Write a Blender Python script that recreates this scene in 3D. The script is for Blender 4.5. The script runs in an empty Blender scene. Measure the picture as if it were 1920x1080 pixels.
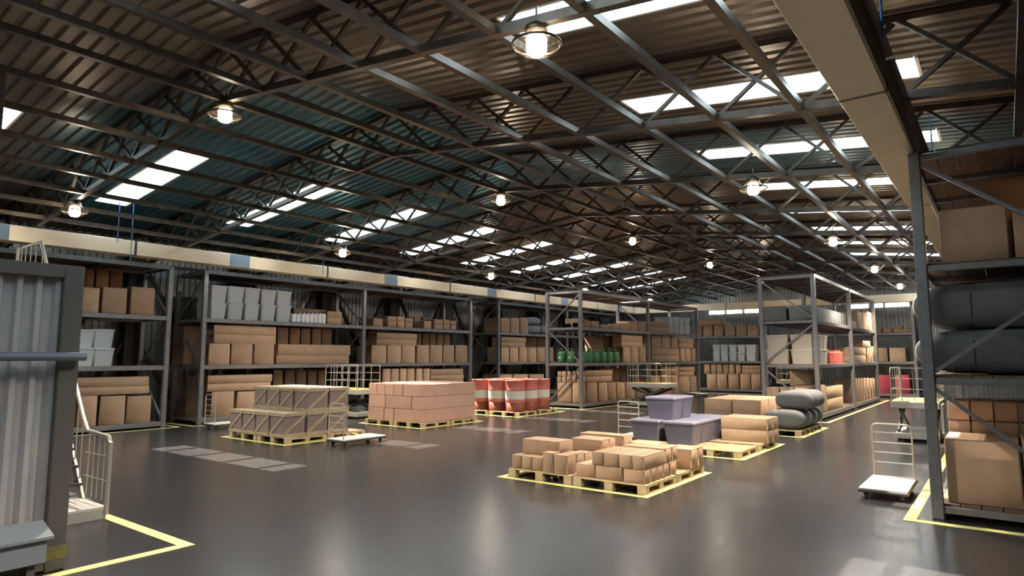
import bpy, math, random
from mathutils import Matrix, Vector
random.seed(7)
SC = bpy.context.scene
COL = SC.collection

# ------------------------------------------------------------------ materials
def mat(name, rgb, rough=0.6, metal=0.0, spec=0.5, rgb2=None, nscale=6.0, bump=0.0, bscale=40.0,
        wave=None, objvar=0.0, emit=None, strength=0.0, stretch=None, detail=4.0):
    m = bpy.data.materials.new(name); m.use_nodes = True
    nt = m.node_tree; N = nt.nodes; L = nt.links
    b = N['Principled BSDF']
    b.inputs['Base Color'].default_value = (*rgb, 1)
    b.inputs['Roughness'].default_value = rough
    b.inputs['Metallic'].default_value = metal
    b.inputs['Specular IOR Level'].default_value = spec
    tc = N.new('ShaderNodeTexCoord'); mp = N.new('ShaderNodeMapping')
    L.new(tc.outputs['Object'], mp.inputs['Vector'])
    if stretch: mp.inputs['Scale'].default_value = stretch
    col = None
    if rgb2:
        nz = N.new('ShaderNodeTexNoise'); nz.inputs['Scale'].default_value = nscale
        nz.inputs['Detail'].default_value = detail
        L.new(mp.outputs['Vector'], nz.inputs['Vector'])
        rp = N.new('ShaderNodeValToRGB')
        rp.color_ramp.elements[0].position = 0.35; rp.color_ramp.elements[1].position = 0.68
        rp.color_ramp.elements[0].color = (*rgb, 1); rp.color_ramp.elements[1].color = (*rgb2, 1)
        L.new(nz.outputs['Fac'], rp.inputs['Fac']); col = rp.outputs['Color']
        L.new(col, b.inputs['Base Color'])
    if objvar:
        oi = N.new('ShaderNodeObjectInfo'); hs = N.new('ShaderNodeHueSaturation')
        mr = N.new('ShaderNodeMapRange'); mr.inputs['To Min'].default_value = 1 - objvar; mr.inputs['To Max'].default_value = 1 + objvar
        L.new(oi.outputs['Random'], mr.inputs['Value']); L.new(mr.outputs['Result'], hs.inputs['Value'])
        if col: L.new(col, hs.inputs['Color'])
        else: hs.inputs['Color'].default_value = (*rgb, 1)
        L.new(hs.outputs['Color'], b.inputs['Base Color'])
    if bump:
        n2 = N.new('ShaderNodeTexNoise'); n2.inputs['Scale'].default_value = bscale; n2.inputs['Detail'].default_value = 5
        L.new(mp.outputs['Vector'], n2.inputs['Vector'])
        bp = N.new('ShaderNodeBump'); bp.inputs['Strength'].default_value = bump; bp.inputs['Distance'].default_value = 0.02
        L.new(n2.outputs['Fac'], bp.inputs['Height']); L.new(bp.outputs['Normal'], b.inputs['Normal'])
    if wave:
        w = N.new('ShaderNodeTexWave'); w.bands_direction = wave[0]; w.inputs['Scale'].default_value = wave[1]
        w.inputs['Distortion'].default_value = wave[2] if len(wave) > 3 else 1.0
        L.new(mp.outputs['Vector'], w.inputs['Vector'])
        bp = N.new('ShaderNodeBump'); bp.inputs['Strength'].default_value = wave[-1]; bp.inputs['Distance'].default_value = 0.01
        L.new(w.outputs['Color'], bp.inputs['Height']); L.new(bp.outputs['Normal'], b.inputs['Normal'])
    if emit:
        b.inputs['Emission Color'].default_value = (*emit, 1); b.inputs['Emission Strength'].default_value = strength
    return m

M = {}
M['carton'] = mat('cardboard', (.40, .265, .18), .7, 0, .3, rgb2=(.46, .31, .215), nscale=3, objvar=.14, wave=('Z', 14, .05))
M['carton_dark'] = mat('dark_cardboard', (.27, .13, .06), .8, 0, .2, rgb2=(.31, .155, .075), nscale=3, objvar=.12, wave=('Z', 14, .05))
M['carton_pink'] = mat('pinkish_cardboard', (.50, .31, .24), .8, 0, .2, rgb2=(.55, .345, .27), nscale=3, objvar=.05, wave=('Z', 12, .08))
M['tub_white'] = mat('pale_plastic', (.42, .455, .485), .45, 0, .4, objvar=.06)
M['tub_beige'] = mat('beige_plastic', (.42, .38, .34), .5, 0, .4, objvar=.04)
M['tub_lilac'] = mat('lilac_grey_plastic', (.13, .127, .18), .36, 0, .5, rgb2=(.15, .145, .20), nscale=3)
M['lid_lilac'] = mat('lilac_lid_plastic', (.27, .265, .37), .36)
M['carton_lit'] = mat('lit_cardboard', (.46, .32, .215), .7, 0, .3, rgb2=(.52, .37, .255), nscale=3, objvar=.10, wave=('Z', 14, .05))  # cardboard with the creamy lamp light put into its base colour
M['can_white'] = mat('white_plastic', (.72, .72, .72), .4)
M['cap_black'] = mat('black_cap', (.03, .03, .03), .5)
M['gas_green'] = mat('green_enamel', (.05, .17, .09), .4, .1, .5, rgb2=(.07, .21, .12), nscale=8)
M['brass'] = mat('copper_valve', (.45, .22, .12), .4, .7)
M['red_plastic'] = mat('red_plastic', (.60, .12, .10), .4)
M['red_box'] = mat('crimson_box', (.42, .06, .09), .6, objvar=.05)
M['grey_crate'] = mat('grey_ribbed_plastic', (.20, .21, .215), .55, 0, .4, wave=('Z', 8, .3), objvar=.06)
M['sack'] = mat('charcoal_sack', (.14, .143, .15), .75, 0, .3, rgb2=(.17, .173, .18), nscale=4, bump=.25, bscale=60)
M['sack_blue'] = mat('slate_sack', (.20, .23, .28), .75, 0, .3, bump=.25, bscale=60)
M['seam'] = mat('sack_seam', (.05, .05, .055), .8)
M['pallet'] = mat('pallet_pine', (.40, .31, .19), .7, 0, .3, rgb2=(.50, .40, .25), nscale=10, stretch=(1, 1, 6), objvar=.06)
M['crate_panel'] = mat('mauve_grey_board', (.215, .165, .16), .75, 0, .3, rgb2=(.25, .19, .18), nscale=4, objvar=.06)
M['crate_batten'] = mat('crate_batten_wood', (.34, .28, .19), .7, 0, .3, rgb2=(.40, .33, .23), nscale=9)
M['rack'] = mat('grey_rack_steel', (.21, .213, .235), .34, .55, .5, rgb2=(.27, .27, .29), nscale=12, bump=.08, bscale=70)
M['deck'] = mat('brown_deck_board', (.13, .085, .06), .7, 0, .3, rgb2=(.19, .13, .095), nscale=5, stretch=(3, .6, 3))
M['truss'] = mat('dark_truss_steel', (.052, .041, .033), .33, .65, .5, rgb2=(.082, .066, .053), nscale=5)
M['roof'] = mat('weathered_roof_sheet', (.125, .098, .076), .36, .55, .5, rgb2=(.185, .147, .115), nscale=1.2, stretch=(1, .4, 1))
M['wall'] = mat('corrugated_wall_sheet', (.26, .28, .29), .33, .6, .5, rgb2=(.36, .36, .35), nscale=2)
M['column'] = mat('dark_brown_column', (.040, .030, .025), .6, .2, .4)
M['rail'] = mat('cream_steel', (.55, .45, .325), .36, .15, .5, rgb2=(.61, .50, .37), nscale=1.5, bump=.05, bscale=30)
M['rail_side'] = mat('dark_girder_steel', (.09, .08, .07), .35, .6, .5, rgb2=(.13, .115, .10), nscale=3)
M['painted_reflection'] = mat('blue_grey_reflection', (.17, .22, .29), .6)
M['sky_frame'] = mat('pale_skylight_curb', (.62, .64, .62), .5)
M['tube'] = mat('pale_tube_steel', (.52, .50, .46), .35, .3)
M['cart_deck'] = mat('pale_cart_deck', (.58, .56, .54), .45)
M['cart_body'] = mat('dark_cart_frame', (.045, .045, .05), .5)
M['rubber'] = mat('grey_rubber', (.09, .09, .09), .7)
M['hub'] = mat('pale_hub', (.5, .5, .48), .5)
M['yellow'] = mat('yellow_floor_paint', (.74, .67, .24), .5, 0, .4, rgb2=(.82, .75, .32), nscale=9)
M['yellow_deck'] = mat('yellow_deck_paint', (.78, .62, .22), .5)
M['lift'] = mat('light_grey_lift_paint', (.42, .41, .38), .5)
M['lift_dark'] = mat('dark_lift_steel', (.08, .085, .085), .5, .3)
M['panel_blue'] = mat('blue_grey_container_sheet', (.29, .285, .30), .6, .05, .4, rgb2=(.38, .36, .35), nscale=2.5)
M['frame_dark'] = mat('charcoal_frame_paint', (.085, .078, .073), .5, .15, .5, bump=.05)
M['box_blue'] = mat('slate_blue_paint', (.17, .19, .225), .55, .1)
M['bar_blue'] = mat('slate_blue_bar', (.12, .135, .175), .4, .2)
M['drum_red'] = mat('red_drum_paint', (.46, .13, .11), .42, .1, .5, rgb2=(.52, .17, .145), nscale=6)
M['drum_white'] = mat('white_drum_band', (.60, .58, .55), .45, .1)
M['drum_rust'] = mat('rusty_drum_base', (.22, .035, .022), .6, .1, .4, rgb2=(.12, .04, .015), nscale=7)
M['steel_bright'] = mat('bright_steel', (.6, .6, .6), .25, .8)
M['canopy'] = mat('lamp_housing', (.10, .08, .06), .35, .8)
M['label_cream'] = mat('cream_panel', (.62, .57, .42), .5)
M['cable_blue'] = mat('blue_cable', (.02, .10, .28), .5)
M['sign_white'] = mat('white_sign', (.85, .85, .6), .5)
def emis(name, rgb, s):
    m = bpy.data.materials.new(name); m.use_nodes = True; nt = m.node_tree
    b = nt.nodes['Principled BSDF']; b.inputs['Base Color'].default_value = (*rgb, 1)
    b.inputs['Emission Color'].default_value = (*rgb, 1); b.inputs['Emission Strength'].default_value = s
    return m
M['bulb'] = emis('glowing_bulb', (1.0, .90, .74), 125)
M['window_glow'] = emis('lit_window', (1.0, .97, .90), 5)
def glassy(name, rgb, gloss, rough):
    m = bpy.data.materials.new(name); m.use_nodes = True; nt = m.node_tree; N = nt.nodes; L = nt.links
    for n in list(N):
        if n.type == 'BSDF_PRINCIPLED': N.remove(n)
    out = N['Material Output']; t = N.new('ShaderNodeBsdfTransparent'); t.inputs['Color'].default_value = (*rgb, 1)
    g = N.new('ShaderNodeBsdfGlossy'); g.inputs['Roughness'].default_value = rough; g.inputs['Color'].default_value = (*rgb, 1)
    mx = N.new('ShaderNodeMixShader'); mx.inputs[0].default_value = gloss
    L.new(t.outputs[0], mx.inputs[1]); L.new(g.outputs[0], mx.inputs[2]); L.new(mx.outputs[0], out.inputs['Surface'])
    return m
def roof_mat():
    """brown weathered sheets with bluish reflections painted in as teal areas in the middle of the hall"""
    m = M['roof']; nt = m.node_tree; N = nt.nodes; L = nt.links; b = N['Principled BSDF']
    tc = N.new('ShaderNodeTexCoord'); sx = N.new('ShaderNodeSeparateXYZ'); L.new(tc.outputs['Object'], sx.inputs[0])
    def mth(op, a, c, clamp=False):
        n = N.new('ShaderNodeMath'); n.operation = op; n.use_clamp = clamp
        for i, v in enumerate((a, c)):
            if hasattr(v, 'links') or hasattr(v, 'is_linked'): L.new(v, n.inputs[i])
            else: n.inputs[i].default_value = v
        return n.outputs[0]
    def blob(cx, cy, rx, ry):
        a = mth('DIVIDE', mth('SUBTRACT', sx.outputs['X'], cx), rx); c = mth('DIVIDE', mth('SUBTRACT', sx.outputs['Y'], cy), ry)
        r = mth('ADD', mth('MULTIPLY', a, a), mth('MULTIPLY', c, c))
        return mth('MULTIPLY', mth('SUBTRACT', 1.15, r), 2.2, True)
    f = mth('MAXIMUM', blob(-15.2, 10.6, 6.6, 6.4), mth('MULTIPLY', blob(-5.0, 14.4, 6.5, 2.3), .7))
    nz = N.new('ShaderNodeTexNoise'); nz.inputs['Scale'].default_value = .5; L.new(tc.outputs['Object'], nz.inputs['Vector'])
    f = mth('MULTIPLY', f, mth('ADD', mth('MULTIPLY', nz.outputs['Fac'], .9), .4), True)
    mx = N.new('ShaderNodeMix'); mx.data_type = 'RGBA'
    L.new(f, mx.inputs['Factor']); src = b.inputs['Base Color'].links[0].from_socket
    L.new(src, mx.inputs[6]); mx.inputs[7].default_value = (.055, .165, .23, 1)  # teal tint painted in for the bluish reflection on the sheets
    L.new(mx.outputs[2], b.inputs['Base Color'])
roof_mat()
M['pane'] = glassy('skylight_glass', (.96, .98, .97), .04, .1)
M['shade'] = glassy('amber_lamp_glass', (.95, .91, .83), .22, .12)

# floor
def floor_mat():
    m = bpy.data.materials.new('polished_dark_floor'); m.use_nodes = True; nt = m.node_tree; N = nt.nodes; L = nt.links
    b = N['Principled BSDF']; tc = N.new('ShaderNodeTexCoord')
    n1 = N.new('ShaderNodeTexNoise'); n1.inputs['Scale'].default_value = .55; n1.inputs['Detail'].default_value = 6
    L.new(tc.outputs['Object'], n1.inputs['Vector'])
    r1 = N.new('ShaderNodeValToRGB'); r1.color_ramp.elements[0].position = .3; r1.color_ramp.elements[1].position = .75
    r1.color_ramp.elements[0].color = (.026, .026, .028, 1); r1.color_ramp.elements[1].color = (.034, .034, .036, 1)
    L.new(n1.outputs['Fac'], r1.inputs['Fac']); L.new(r1.outputs['Color'], b.inputs['Base Color'])
    n2 = N.new('ShaderNodeTexNoise'); n2.inputs['Scale'].default_value = 1.3; n2.inputs['Detail'].default_value = 5
    L.new(tc.outputs['Object'], n2.inputs['Vector'])
    r2 = N.new('ShaderNodeMapRange'); r2.inputs['To Min'].default_value = .19; r2.inputs['To Max'].default_value = .25
    L.new(n2.outputs['Fac'], r2.inputs['Value']); L.new(r2.outputs['Result'], b.inputs['Roughness'])
    b.inputs['Specular IOR Level'].default_value = .45
    n3 = N.new('ShaderNodeTexNoise'); n3.inputs['Scale'].default_value = 45; n3.inputs['Detail'].default_value = 6; n3.inputs['Roughness'].default_value = .65
    mp = N.new('ShaderNodeMapping'); mp.inputs['Scale'].default_value = (1, 1, 1)
    L.new(tc.outputs['Object'], mp.inputs['Vector']); L.new(mp.outputs['Vector'], n3.inputs['Vector'])
    bp = N.new('ShaderNodeBump'); bp.inputs['Strength'].default_value = .22; bp.inputs['Distance'].default_value = .004
    L.new(n3.outputs['Fac'], bp.inputs['Height']); L.new(bp.outputs['Normal'], b.inputs['Normal'])
    return m
M['floor'] = floor_mat()

# ------------------------------------------------------------------ mesh builder
class MB:
    def __init__(s): s.v = []; s.f = []; s.sm = False
    def add(s, vs, fs):
        o = len(s.v); s.v += [tuple(p) for p in vs]; s.f += [tuple(i + o for i in f) for f in fs]; return s
    def box(s, x0, x1, y0, y1, z0, z1):
        vs = [(x0,y0,z0),(x1,y0,z0),(x1,y1,z0),(x0,y1,z0),(x0,y0,z1),(x1,y0,z1),(x1,y1,z1),(x0,y1,z1)]
        return s.add(vs, [(0,3,2,1),(4,5,6,7),(0,1,5,4),(1,2,6,5),(2,3,7,6),(3,0,4,7)])
    def bbox(s, x0, x1, y0, y1, z0, z1, c=.01):
        """box with chamfered edges"""
        c = min(c, (x1-x0)/3, (y1-y0)/3, (z1-z0)/3)
        P = []
        for sz, z, zi in ((0, z0, z0+c), (1, z1, z1-c)):
            for (sx, sy) in ((0,0),(1,0),(1,1),(0,1)):
                x = x1 if sx else x0; y = y1 if sy else y0
                xi = x1-c if sx else x0+c; yi = y1-c if sy else y0+c
                P += [(x, yi, zi), (xi, y, zi), (xi, yi, z)]
        def k(sz, i, j): return sz*12 + i*3 + j
        F = []
        F.append((k(0,0,2),k(0,3,2),k(0,2,2),k(0,1,2))); F.append((k(1,0,2),k(1,1,2),k(1,2,2),k(1,3,2)))
        F.append((k(0,0,1),k(0,1,1),k(1,1,1),k(1,0,1))); F.append((k(0,1,0),k(0,2,0),k(1,2,0),k(1,1,0)))
        F.append((k(0,2,1),k(0,3,1),k(1,3,1),k(1,2,1))); F.append((k(0,3,0),k(0,0,0),k(1,0,0),k(1,3,0)))
        for sz in (0,1):
            for a, b_, j in ((0,1,1),(1,2,0),(2,3,1),(3,0,0)):
                q = (k(sz,a,j),k(sz,b_,j),k(sz,b_,2),k(sz,a,2)); F.append(q if sz else q[::-1])
            for i in range(4):
                F.append((k(sz,i,0),k(sz,i,1),k(sz,i,2)))
        for i in range(4): F.append((k(0,i,0),k(0,i,1),k(1,i,1),k(1,i,0)))
        return s.add(P, F)
    def beam(s, a, b, w, h=None, up=(0,0,1)):
        """rectangular bar from a to b"""
        h = h or w; a = Vector(a); b = Vector(b); d = (b-a).normalized(); u = Vector(up)
        if abs(d.dot(u)) > .98: u = Vector((0,1,0))
        sx = d.cross(u).normalized(); sy = sx.cross(d).normalized()
        vs = []
        for p in (a, b):
            for i, j in ((-1,-1),(1,-1),(1,1),(-1,1)): vs.append(p + sx*(i*w/2) + sy*(j*h/2))
        return s.add(vs, [(0,1,2,3),(7,6,5,4),(0,4,5,1),(1,5,6,2),(2,6,7,3),(3,7,4,0)])
    def tube(s, pts, r, n=8):
        pts = [Vector(p) for p in pts]; rings = []
        for i, p in enumerate(pts):
            d = ((pts[min(i+1, len(pts)-1)] - pts[max(i-1, 0)])).normalized()
            u = Vector((0,0,1)) if abs(d.z) < .9 else Vector((0,1,0))
            a = d.cross(u).normalized(); b = a.cross(d).normalized()
            rings.append([p + a*(r*math.cos(2*math.pi*k/n)) + b*(r*math.sin(2*math.pi*k/n)) for k in range(n)])
        vs = [q for R in rings for q in R]; fs = []
        for i in range(len(rings)-1):
            for k in range(n):
                fs.append((i*n+k, i*n+(k+1) % n, (i+1)*n+(k+1) % n, (i+1)*n+k))
        fs.append(tuple(range(n))[::-1]); fs.append(tuple((len(rings)-1)*n+k for k in range(n)))
        return s.add(vs, fs)
    def lathe(s, prof, n=24, cx=0, cy=0, cap=True):
        vs = []; fs = []
        for r, z in prof:
            for k in range(n): vs.append((cx + r*math.cos(2*math.pi*k/n), cy + r*math.sin(2*math.pi*k/n), z))
        for i in range(len(prof)-1):
            for k in range(n): fs.append((i*n+k, i*n+(k+1) % n, (i+1)*n+(k+1) % n, (i+1)*n+k))
        if cap:
            fs.append(tuple(range(n))[::-1]); fs.append(tuple((len(prof)-1)*n+k for k in range(n)))
        return s.add(vs, fs)
    def build(s, name, m, parent=None, smooth=False, org=None):
        """org: world position taken as the object's origin (verts are given in world space)"""
        me = bpy.data.meshes.new(name)
        vs = s.v if org is None else [(x-org[0], y-org[1], z-org[2]) for x, y, z in s.v]
        me.from_pydata(vs, [], s.f); me.update()
        me.materials.append(M[m] if isinstance(m, str) else m)
        if smooth:
            for p in me.polygons: p.use_smooth = True
        o = bpy.data.objects.new(name, me); COL.objects.link(o)
        if parent: o.parent = parent
        if org is not None:
            o.location = org
        return o

def tag(o, label=None, cat=None, group=None, kind=None):
    if label: o['label'] = label
    if cat: o['category'] = cat
    if group: o['group'] = group
    if kind: o['kind'] = kind
    return o
def empty(name, loc, rz=0):
    o = bpy.data.objects.new(name, None); COL.objects.link(o); o.location = loc; o.rotation_euler = (0, 0, rz)
    o.empty_display_size = .1
    return o
def copy_tree(o, parent=None):
    c = o.copy(); COL.objects.link(c)
    if parent: c.parent = parent
    for ch in list(o.children): copy_tree(ch, c)
    return c
def structure(o): o['kind'] = 'structure'; return o

ORD = ['first','second','third','fourth','fifth','sixth','seventh','eighth','ninth','tenth','eleventh','twelfth','thirteenth','fourteenth','fifteenth','sixteenth','seventeenth','eighteenth']
# ------------------------------------------------------------------ building constants
XR = -9.68            # ridge line
NS = 1.1113           # truss node spacing
Y_A, DY = 5.12, 3.557 # first truss in view, truss pitch
SL = .1152
def zbot(x): return 6.11 - SL*abs(x-XR)
def ztop(x): return 7.0 - .108*abs(x-XR)
def zroof(x): return 7.08 - SL*abs(x-XR)*.97
XL, XRT = -21.75, 2.4        # walls
YN, YFAR = -9.0, 39.6
LAMP_W, WORLD, SUN, EXPO = 1200, 10.0, 28.0, 0.2
CAMR = [[0.7949345, 0.6066946, -0.0008948], [0.0655602, -0.0844351, 0.9942699], [0.6031426, -0.7904381, -0.1068954]]

# ------------------------------------------------------------------ room shell
structure(MB().box(XL-.2, XRT+.2, YN-.2, YFAR+.2, -.15, 0).build('floor', 'floor'))
PROF = [(0, 0), (.48, 0), (.60, 1), (.88, 1), (1.0, 0)]
def corr(u0, u1, pitch, h):
    """list of (u, offset) samples of a trapezoid corrugation between u0 and u1"""
    out = []; k0 = math.floor(u0/pitch)
    k = k0
    def off(u):
        t = (u/pitch) % 1.0
        for (a, p), (b, q) in zip(PROF, PROF[1:]):
            if a <= t <= b: return h*(p + (q-p)*(t-a)/(b-a))
        return 0
    out.append((u0, off(u0)))
    while k*pitch < u1:
        for a, p in PROF[:-1]:
            u = (k+a)*pitch
            if u0+1e-4 < u < u1-1e-4: out.append((u, h*p))
        k += 1
    out.append((u1, off(u1))); return out
SKX = [(XR-8.95, XR-4.5), (XR+4.5, XR+8.95)]
SKY = [(Y_A+1.36+DY*k, Y_A+1.36+DY*k+.74) for k in range(-4, 9)]
roof = MB()
def roof_patch(x0, x1, y0, y1):
    sm = corr(y0, y1, .235, .05); n = len(sm)
    vs = [(x0, y, zroof(x0)+h) for y, h in sm] + [(x1, y, zroof(x1)+h) for y, h in sm]
    roof.add(vs, [(i, n+i, n+i+1, i+1) for i in range(n-1)])
for sx0, sx1, a, b in ((XL, XR, *SKX[0]), (XR, XRT, *SKX[1])):
    roof_patch(sx0, a, YN, YFAR); roof_patch(b, sx1, YN, YFAR)
    y = YN
    for s0, s1 in SKY:
        roof_patch(a, b, y, s0); y = s1
    roof_patch(a, b, y, YFAR)
roof.box(XR-.25, XR+.25, YN, YFAR, 7.10, 7.13)
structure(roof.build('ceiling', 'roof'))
n = 0
for s0, s1 in SKY:
    for a, b in SKX:
        n += 1
        w = empty('window_%d' % n, ((a+b)/2, s0, zroof((a+b)/2))); structure(w)
        lx, ly, lz = w.location
        fr = MB()
        P = lambda x, y, dz: (x-lx, y-ly, zroof(x)+dz-lz)
        for y in (s0-.02, s1+.02): fr.beam(P(a, y, .035), P(b, y, .035), .04, .09)
        for x in (a-.02, b+.02): fr.beam(P(x, s0, .035), P(x, s1, .035), .04, .09)
        ks = [XR+NS*k for k in range(-10, 11) if a+.15 < XR+NS*k < b-.15]
        fr.build('window_frame', 'sky_frame', w)
        MB().add([P(a, s0, .07), P(b, s0, .07), P(b, s1, .07), P(a, s1, .07)], [(0, 1, 2, 3)]).build('window_pane', 'pane', w)
def wall_side(name, x, inward):
    m = MB(); sm = corr(YN, YFAR, .19, .04); k = len(sm); ht = zroof(x)+.09
    vs = [(x+inward*h, y, 0) for y, h in sm] + [(x+inward*h, y, ht) for y, h in sm]
    m.add(vs, [(i, i+1, k+i+1, k+i) for i in range(k-1)])
    structure(m.build(name, 'wall'))
wall_side('wall_left', XL, 1); wall_side('wall_right', XRT, -1)
def wall_end(name, y, inward):
    m = MB(); sm = corr(XL, XRT, .19, .04); k = len(sm)
    vs = [(x, y+inward*h, 0) for x, h in sm] + [(x, y+inward*h, zroof(x)+.03) for x, h in sm]
    m.add(vs, [(i, i+1, k+i+1, k+i) for i in range(k-1)])
    structure(m.build(name, 'wall'))
wall_end('wall_back', YFAR, -1); wall_end('wall_front', YN, 1)
# lit strip windows high in the back wall
for i, (a, b) in enumerate([(-14.58, -13.62), (-13.48, -12.54), (-12.40, -11.5), (-6.75, -5.75), (-5.62, -5.06), (-4.96, -3.85)]):
    n += 1
    w = empty('window_%d' % n, ((a+b)/2, YFAR-.12, 4.78)); structure(w); hw = (b-a)/2
    fr = MB()
    for z in (-.16, .16): fr.box(-hw-.04, hw+.04, -.03, .05, z-.02, z+.02)
    for x in (-hw-.02, hw+.02): fr.box(x-.02, x+.02, -.03, .05, -.16, .16)
    fr.build('window_frame', 'sky_frame', w)
    MB().box(-hw, hw, .0, .03, -.14, .14).build('window_pane', 'window_glow', w)

# ------------------------------------------------------------------ roof steel
def make_truss(y):
    t = empty('roof_truss', (XR, y, 0))
    for s, nm in ((-1, 'left'), (1, 'right')):
        e = 11.6*s
        m = MB(); m.beam((0, 0, ztop(XR)), (e, 0, ztop(XR+e)), .12, .09); m.build('top_chord', 'truss', t)
        m = MB(); m.beam((0, 0, zbot(XR)), (e, 0, zbot(XR+e)), .10, .10); m.build('bottom_chord', 'truss', t)
    for s in (-1, 1):
        for k in range(0, 10):
            xa, xb = s*NS*k, s*NS*(k+1)
            MB().beam((xa, .028, zbot(XR+xa)), (xb, .028, ztop(XR+xb)), .055, .05).build('web_member', 'truss', t)
            MB().beam((xa, -.028, ztop(XR+xa)), (xb, -.028, zbot(XR+xb)), .055, .05).build('web_member', 'truss', t)
    return t
tr0 = make_truss(Y_A+DY*-3)
NTR = 13
def place_words(k):
    return ['behind the viewpoint, farthest', 'behind the viewpoint', 'just behind the viewpoint, overhead', 'nearest in view'][k] if k < 4 else ORD[k-3]+' from the viewpoint'
for k in range(NTR):
    t = tr0 if k == 0 else copy_tree(tr0)
    t.location.y = Y_A + DY*(k-3)
    lab = 'dark steel lattice roof truss spanning the hall, ' + place_words(k)
    tag(t, lab, 'roof truss', 'roof trusses across the hall')
for k in range(-10, 11):
    x = XR+NS*k
    side = 'on the ridge line' if k == 0 else '%s %s of the ridge' % (ORD[abs(k)-1], 'left' if k < 0 else 'right')
    if abs(k) == 8: continue
    o = MB().box(x-.045, x+.045, YN+.05, YFAR-.1, zbot(x)-.045, zbot(x)+.045).build('tie_bar', 'truss', org=(x, YN, zbot(x)))
    tag(o, 'long dark tie bar along the truss bottoms, ' + side, 'tie bar', 'tie bars along the hall')
# crane beams
def crane_beam(x0, x1, y0, y1, z0, z1, axis, outer, label, painted_reflection):
    c = ((x0+x1)/2, (y0+y1)/2, z0)
    t = empty('crane_beam', c); tag(t, label, 'crane beam', 'cream crane beams around the hall')
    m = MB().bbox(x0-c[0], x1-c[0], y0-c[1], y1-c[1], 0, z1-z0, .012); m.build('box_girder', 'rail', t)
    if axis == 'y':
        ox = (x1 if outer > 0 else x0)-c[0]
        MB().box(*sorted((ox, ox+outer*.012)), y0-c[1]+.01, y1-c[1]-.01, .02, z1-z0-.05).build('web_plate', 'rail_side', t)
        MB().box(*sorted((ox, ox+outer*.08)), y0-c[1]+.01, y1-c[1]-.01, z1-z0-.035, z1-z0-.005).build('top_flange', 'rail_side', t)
        for ye in (y0-c[1]-.028, y1-c[1]+.002): MB().box(x0-c[0]+.004, x1-c[0]-.004, ye, ye+.026, .004, z1-z0-.004).build('end_plate', 'cap_black', t)
        if painted_reflection is not None:
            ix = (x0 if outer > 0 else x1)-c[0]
            MB().box(*sorted((ix, ix-outer*.012)), painted_reflection-c[1], painted_reflection+.62-c[1], .01, z1-z0-.01).build('reflection_panel', 'painted_reflection', t)  # thin panel added to paint a blue-grey reflection on the beam face
    return t
js = [-8.9, -4.86, 1.24, 7.34, 13.44, 19.54, 25.64, 31.74, 36.2]
for i, (a, b) in enumerate(zip(js, js[1:])):
    w = ['behind the viewpoint, far end', 'behind the viewpoint', 'nearest in view', 'second', 'third', 'fourth', 'fifth', 'last before the back wall'][i]
    pl = [p for p in (3.98, 9.96, 15.98, 21.97, 27.99, 33.99) if a < p < b-.6]
    crane_beam(-18.57, -18.13, a+.03, b-.03, 4.69, 5.07, 'y', -1, 'cream crane beam along the left racks, %s length' % w, pl[0] if pl else None)
    crane_beam(-1.235, -.79, a+.03, b-.03, 4.69, 5.07, 'y', 1, 'cream crane beam along the right side, %s length' % w, None)
xs = [-18.57, -12.4, -6.6, -.79]
for i, (a, b) in enumerate(zip(xs, xs[1:])):
    crane_beam(a+.03, b-.03, 36.25, 36.7, 4.66, 5.05, 'x', 1, 'cream crane beam crossing before the back wall, %s part' % ['left', 'middle', 'right'][i], None)
# wall columns with V bracing
def column(x, y, s, lab):
    c = empty('wall_column', (x, y, 0)); tag(c, lab, 'column', 'wall columns')
    MB().bbox(-.17, .17, -.24, .24, 0, 5.55, .01).build('column_shaft', 'column', c)
    MB().box(-.22, .22, -.30, .30, 0, .04).build('base_plate', 'column', c)
    for sy in (-1, 1):
        for za, zb in ((5.0, 2.45), (2.45, .15)):
            MB().beam((0, sy*.2, za), (0, sy*(DY/2-.06), zb), .12, .12).build('brace', 'column', c)
    return c
c0 = column(-21.42, Y_A-DY, 1, '')
for k in range(-3, 10):
    y = Y_A+DY*k
    for x, w in ((-21.42, 'left'), (2.08, 'right')):
        if x > 0 and k not in (1, 2, 3, 4): continue
        c = c0 if (x < 0 and k == -3) else copy_tree(c0)
        c.location = (x, y, 0)
        pw = {-3: 'farthest behind the viewpoint', -2: 'behind the viewpoint', -1: 'beside the viewpoint'}.get(k) or (ORD[k]+' in front of the viewpoint')
        tag(c, 'dark column with V braces on the %s wall, %s' % (w, pw), 'column')
t = empty('steel_column', (-10.46, 2.33, 0)); tag(t, 'dark steel column at the upper left corner, behind the container', 'column')
MB().bbox(-.14, .14, -.12, .12, 0, 5.78, .01).build('column_shaft', 'column', t)
MB().box(-.2, .2, -.18, .18, 0, .03).build('base_plate', 'column', t)
t = empty('hanging_post', (.56, 12.24, 4.74)); tag(t, 'dark post rising from the right rack top to the roof', 'post')
MB().bbox(-.13, .13, -.12, .12, 0, .62, .01).build('post_shaft', 'column', t)
for (x, y, z0, z1, w) in ((-17.7, 7.05, 4.45, 5.95, 'left of the nearest wall rack'), (-17.7, 6.72, 4.9, 5.95, 'nearer the viewpoint'), (-17.7, 12.93, 4.7, 5.95, 'above the long left rack'), (-.7, 6.5, 4.9, 5.75, 'beside the right crane beam'), (-.7, 11.7, 4.9, 5.75, 'above the right rack')):
    o = MB().tube([(0, 0, 0), (0, 0, z1-z0)], .011, 6).build('hanging_cable', 'cable_blue'); o.location = (x, y, z0)
    tag(o, 'thin blue cable hanging from the roof ' + w, 'cable', 'hanging blue cables')

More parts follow.
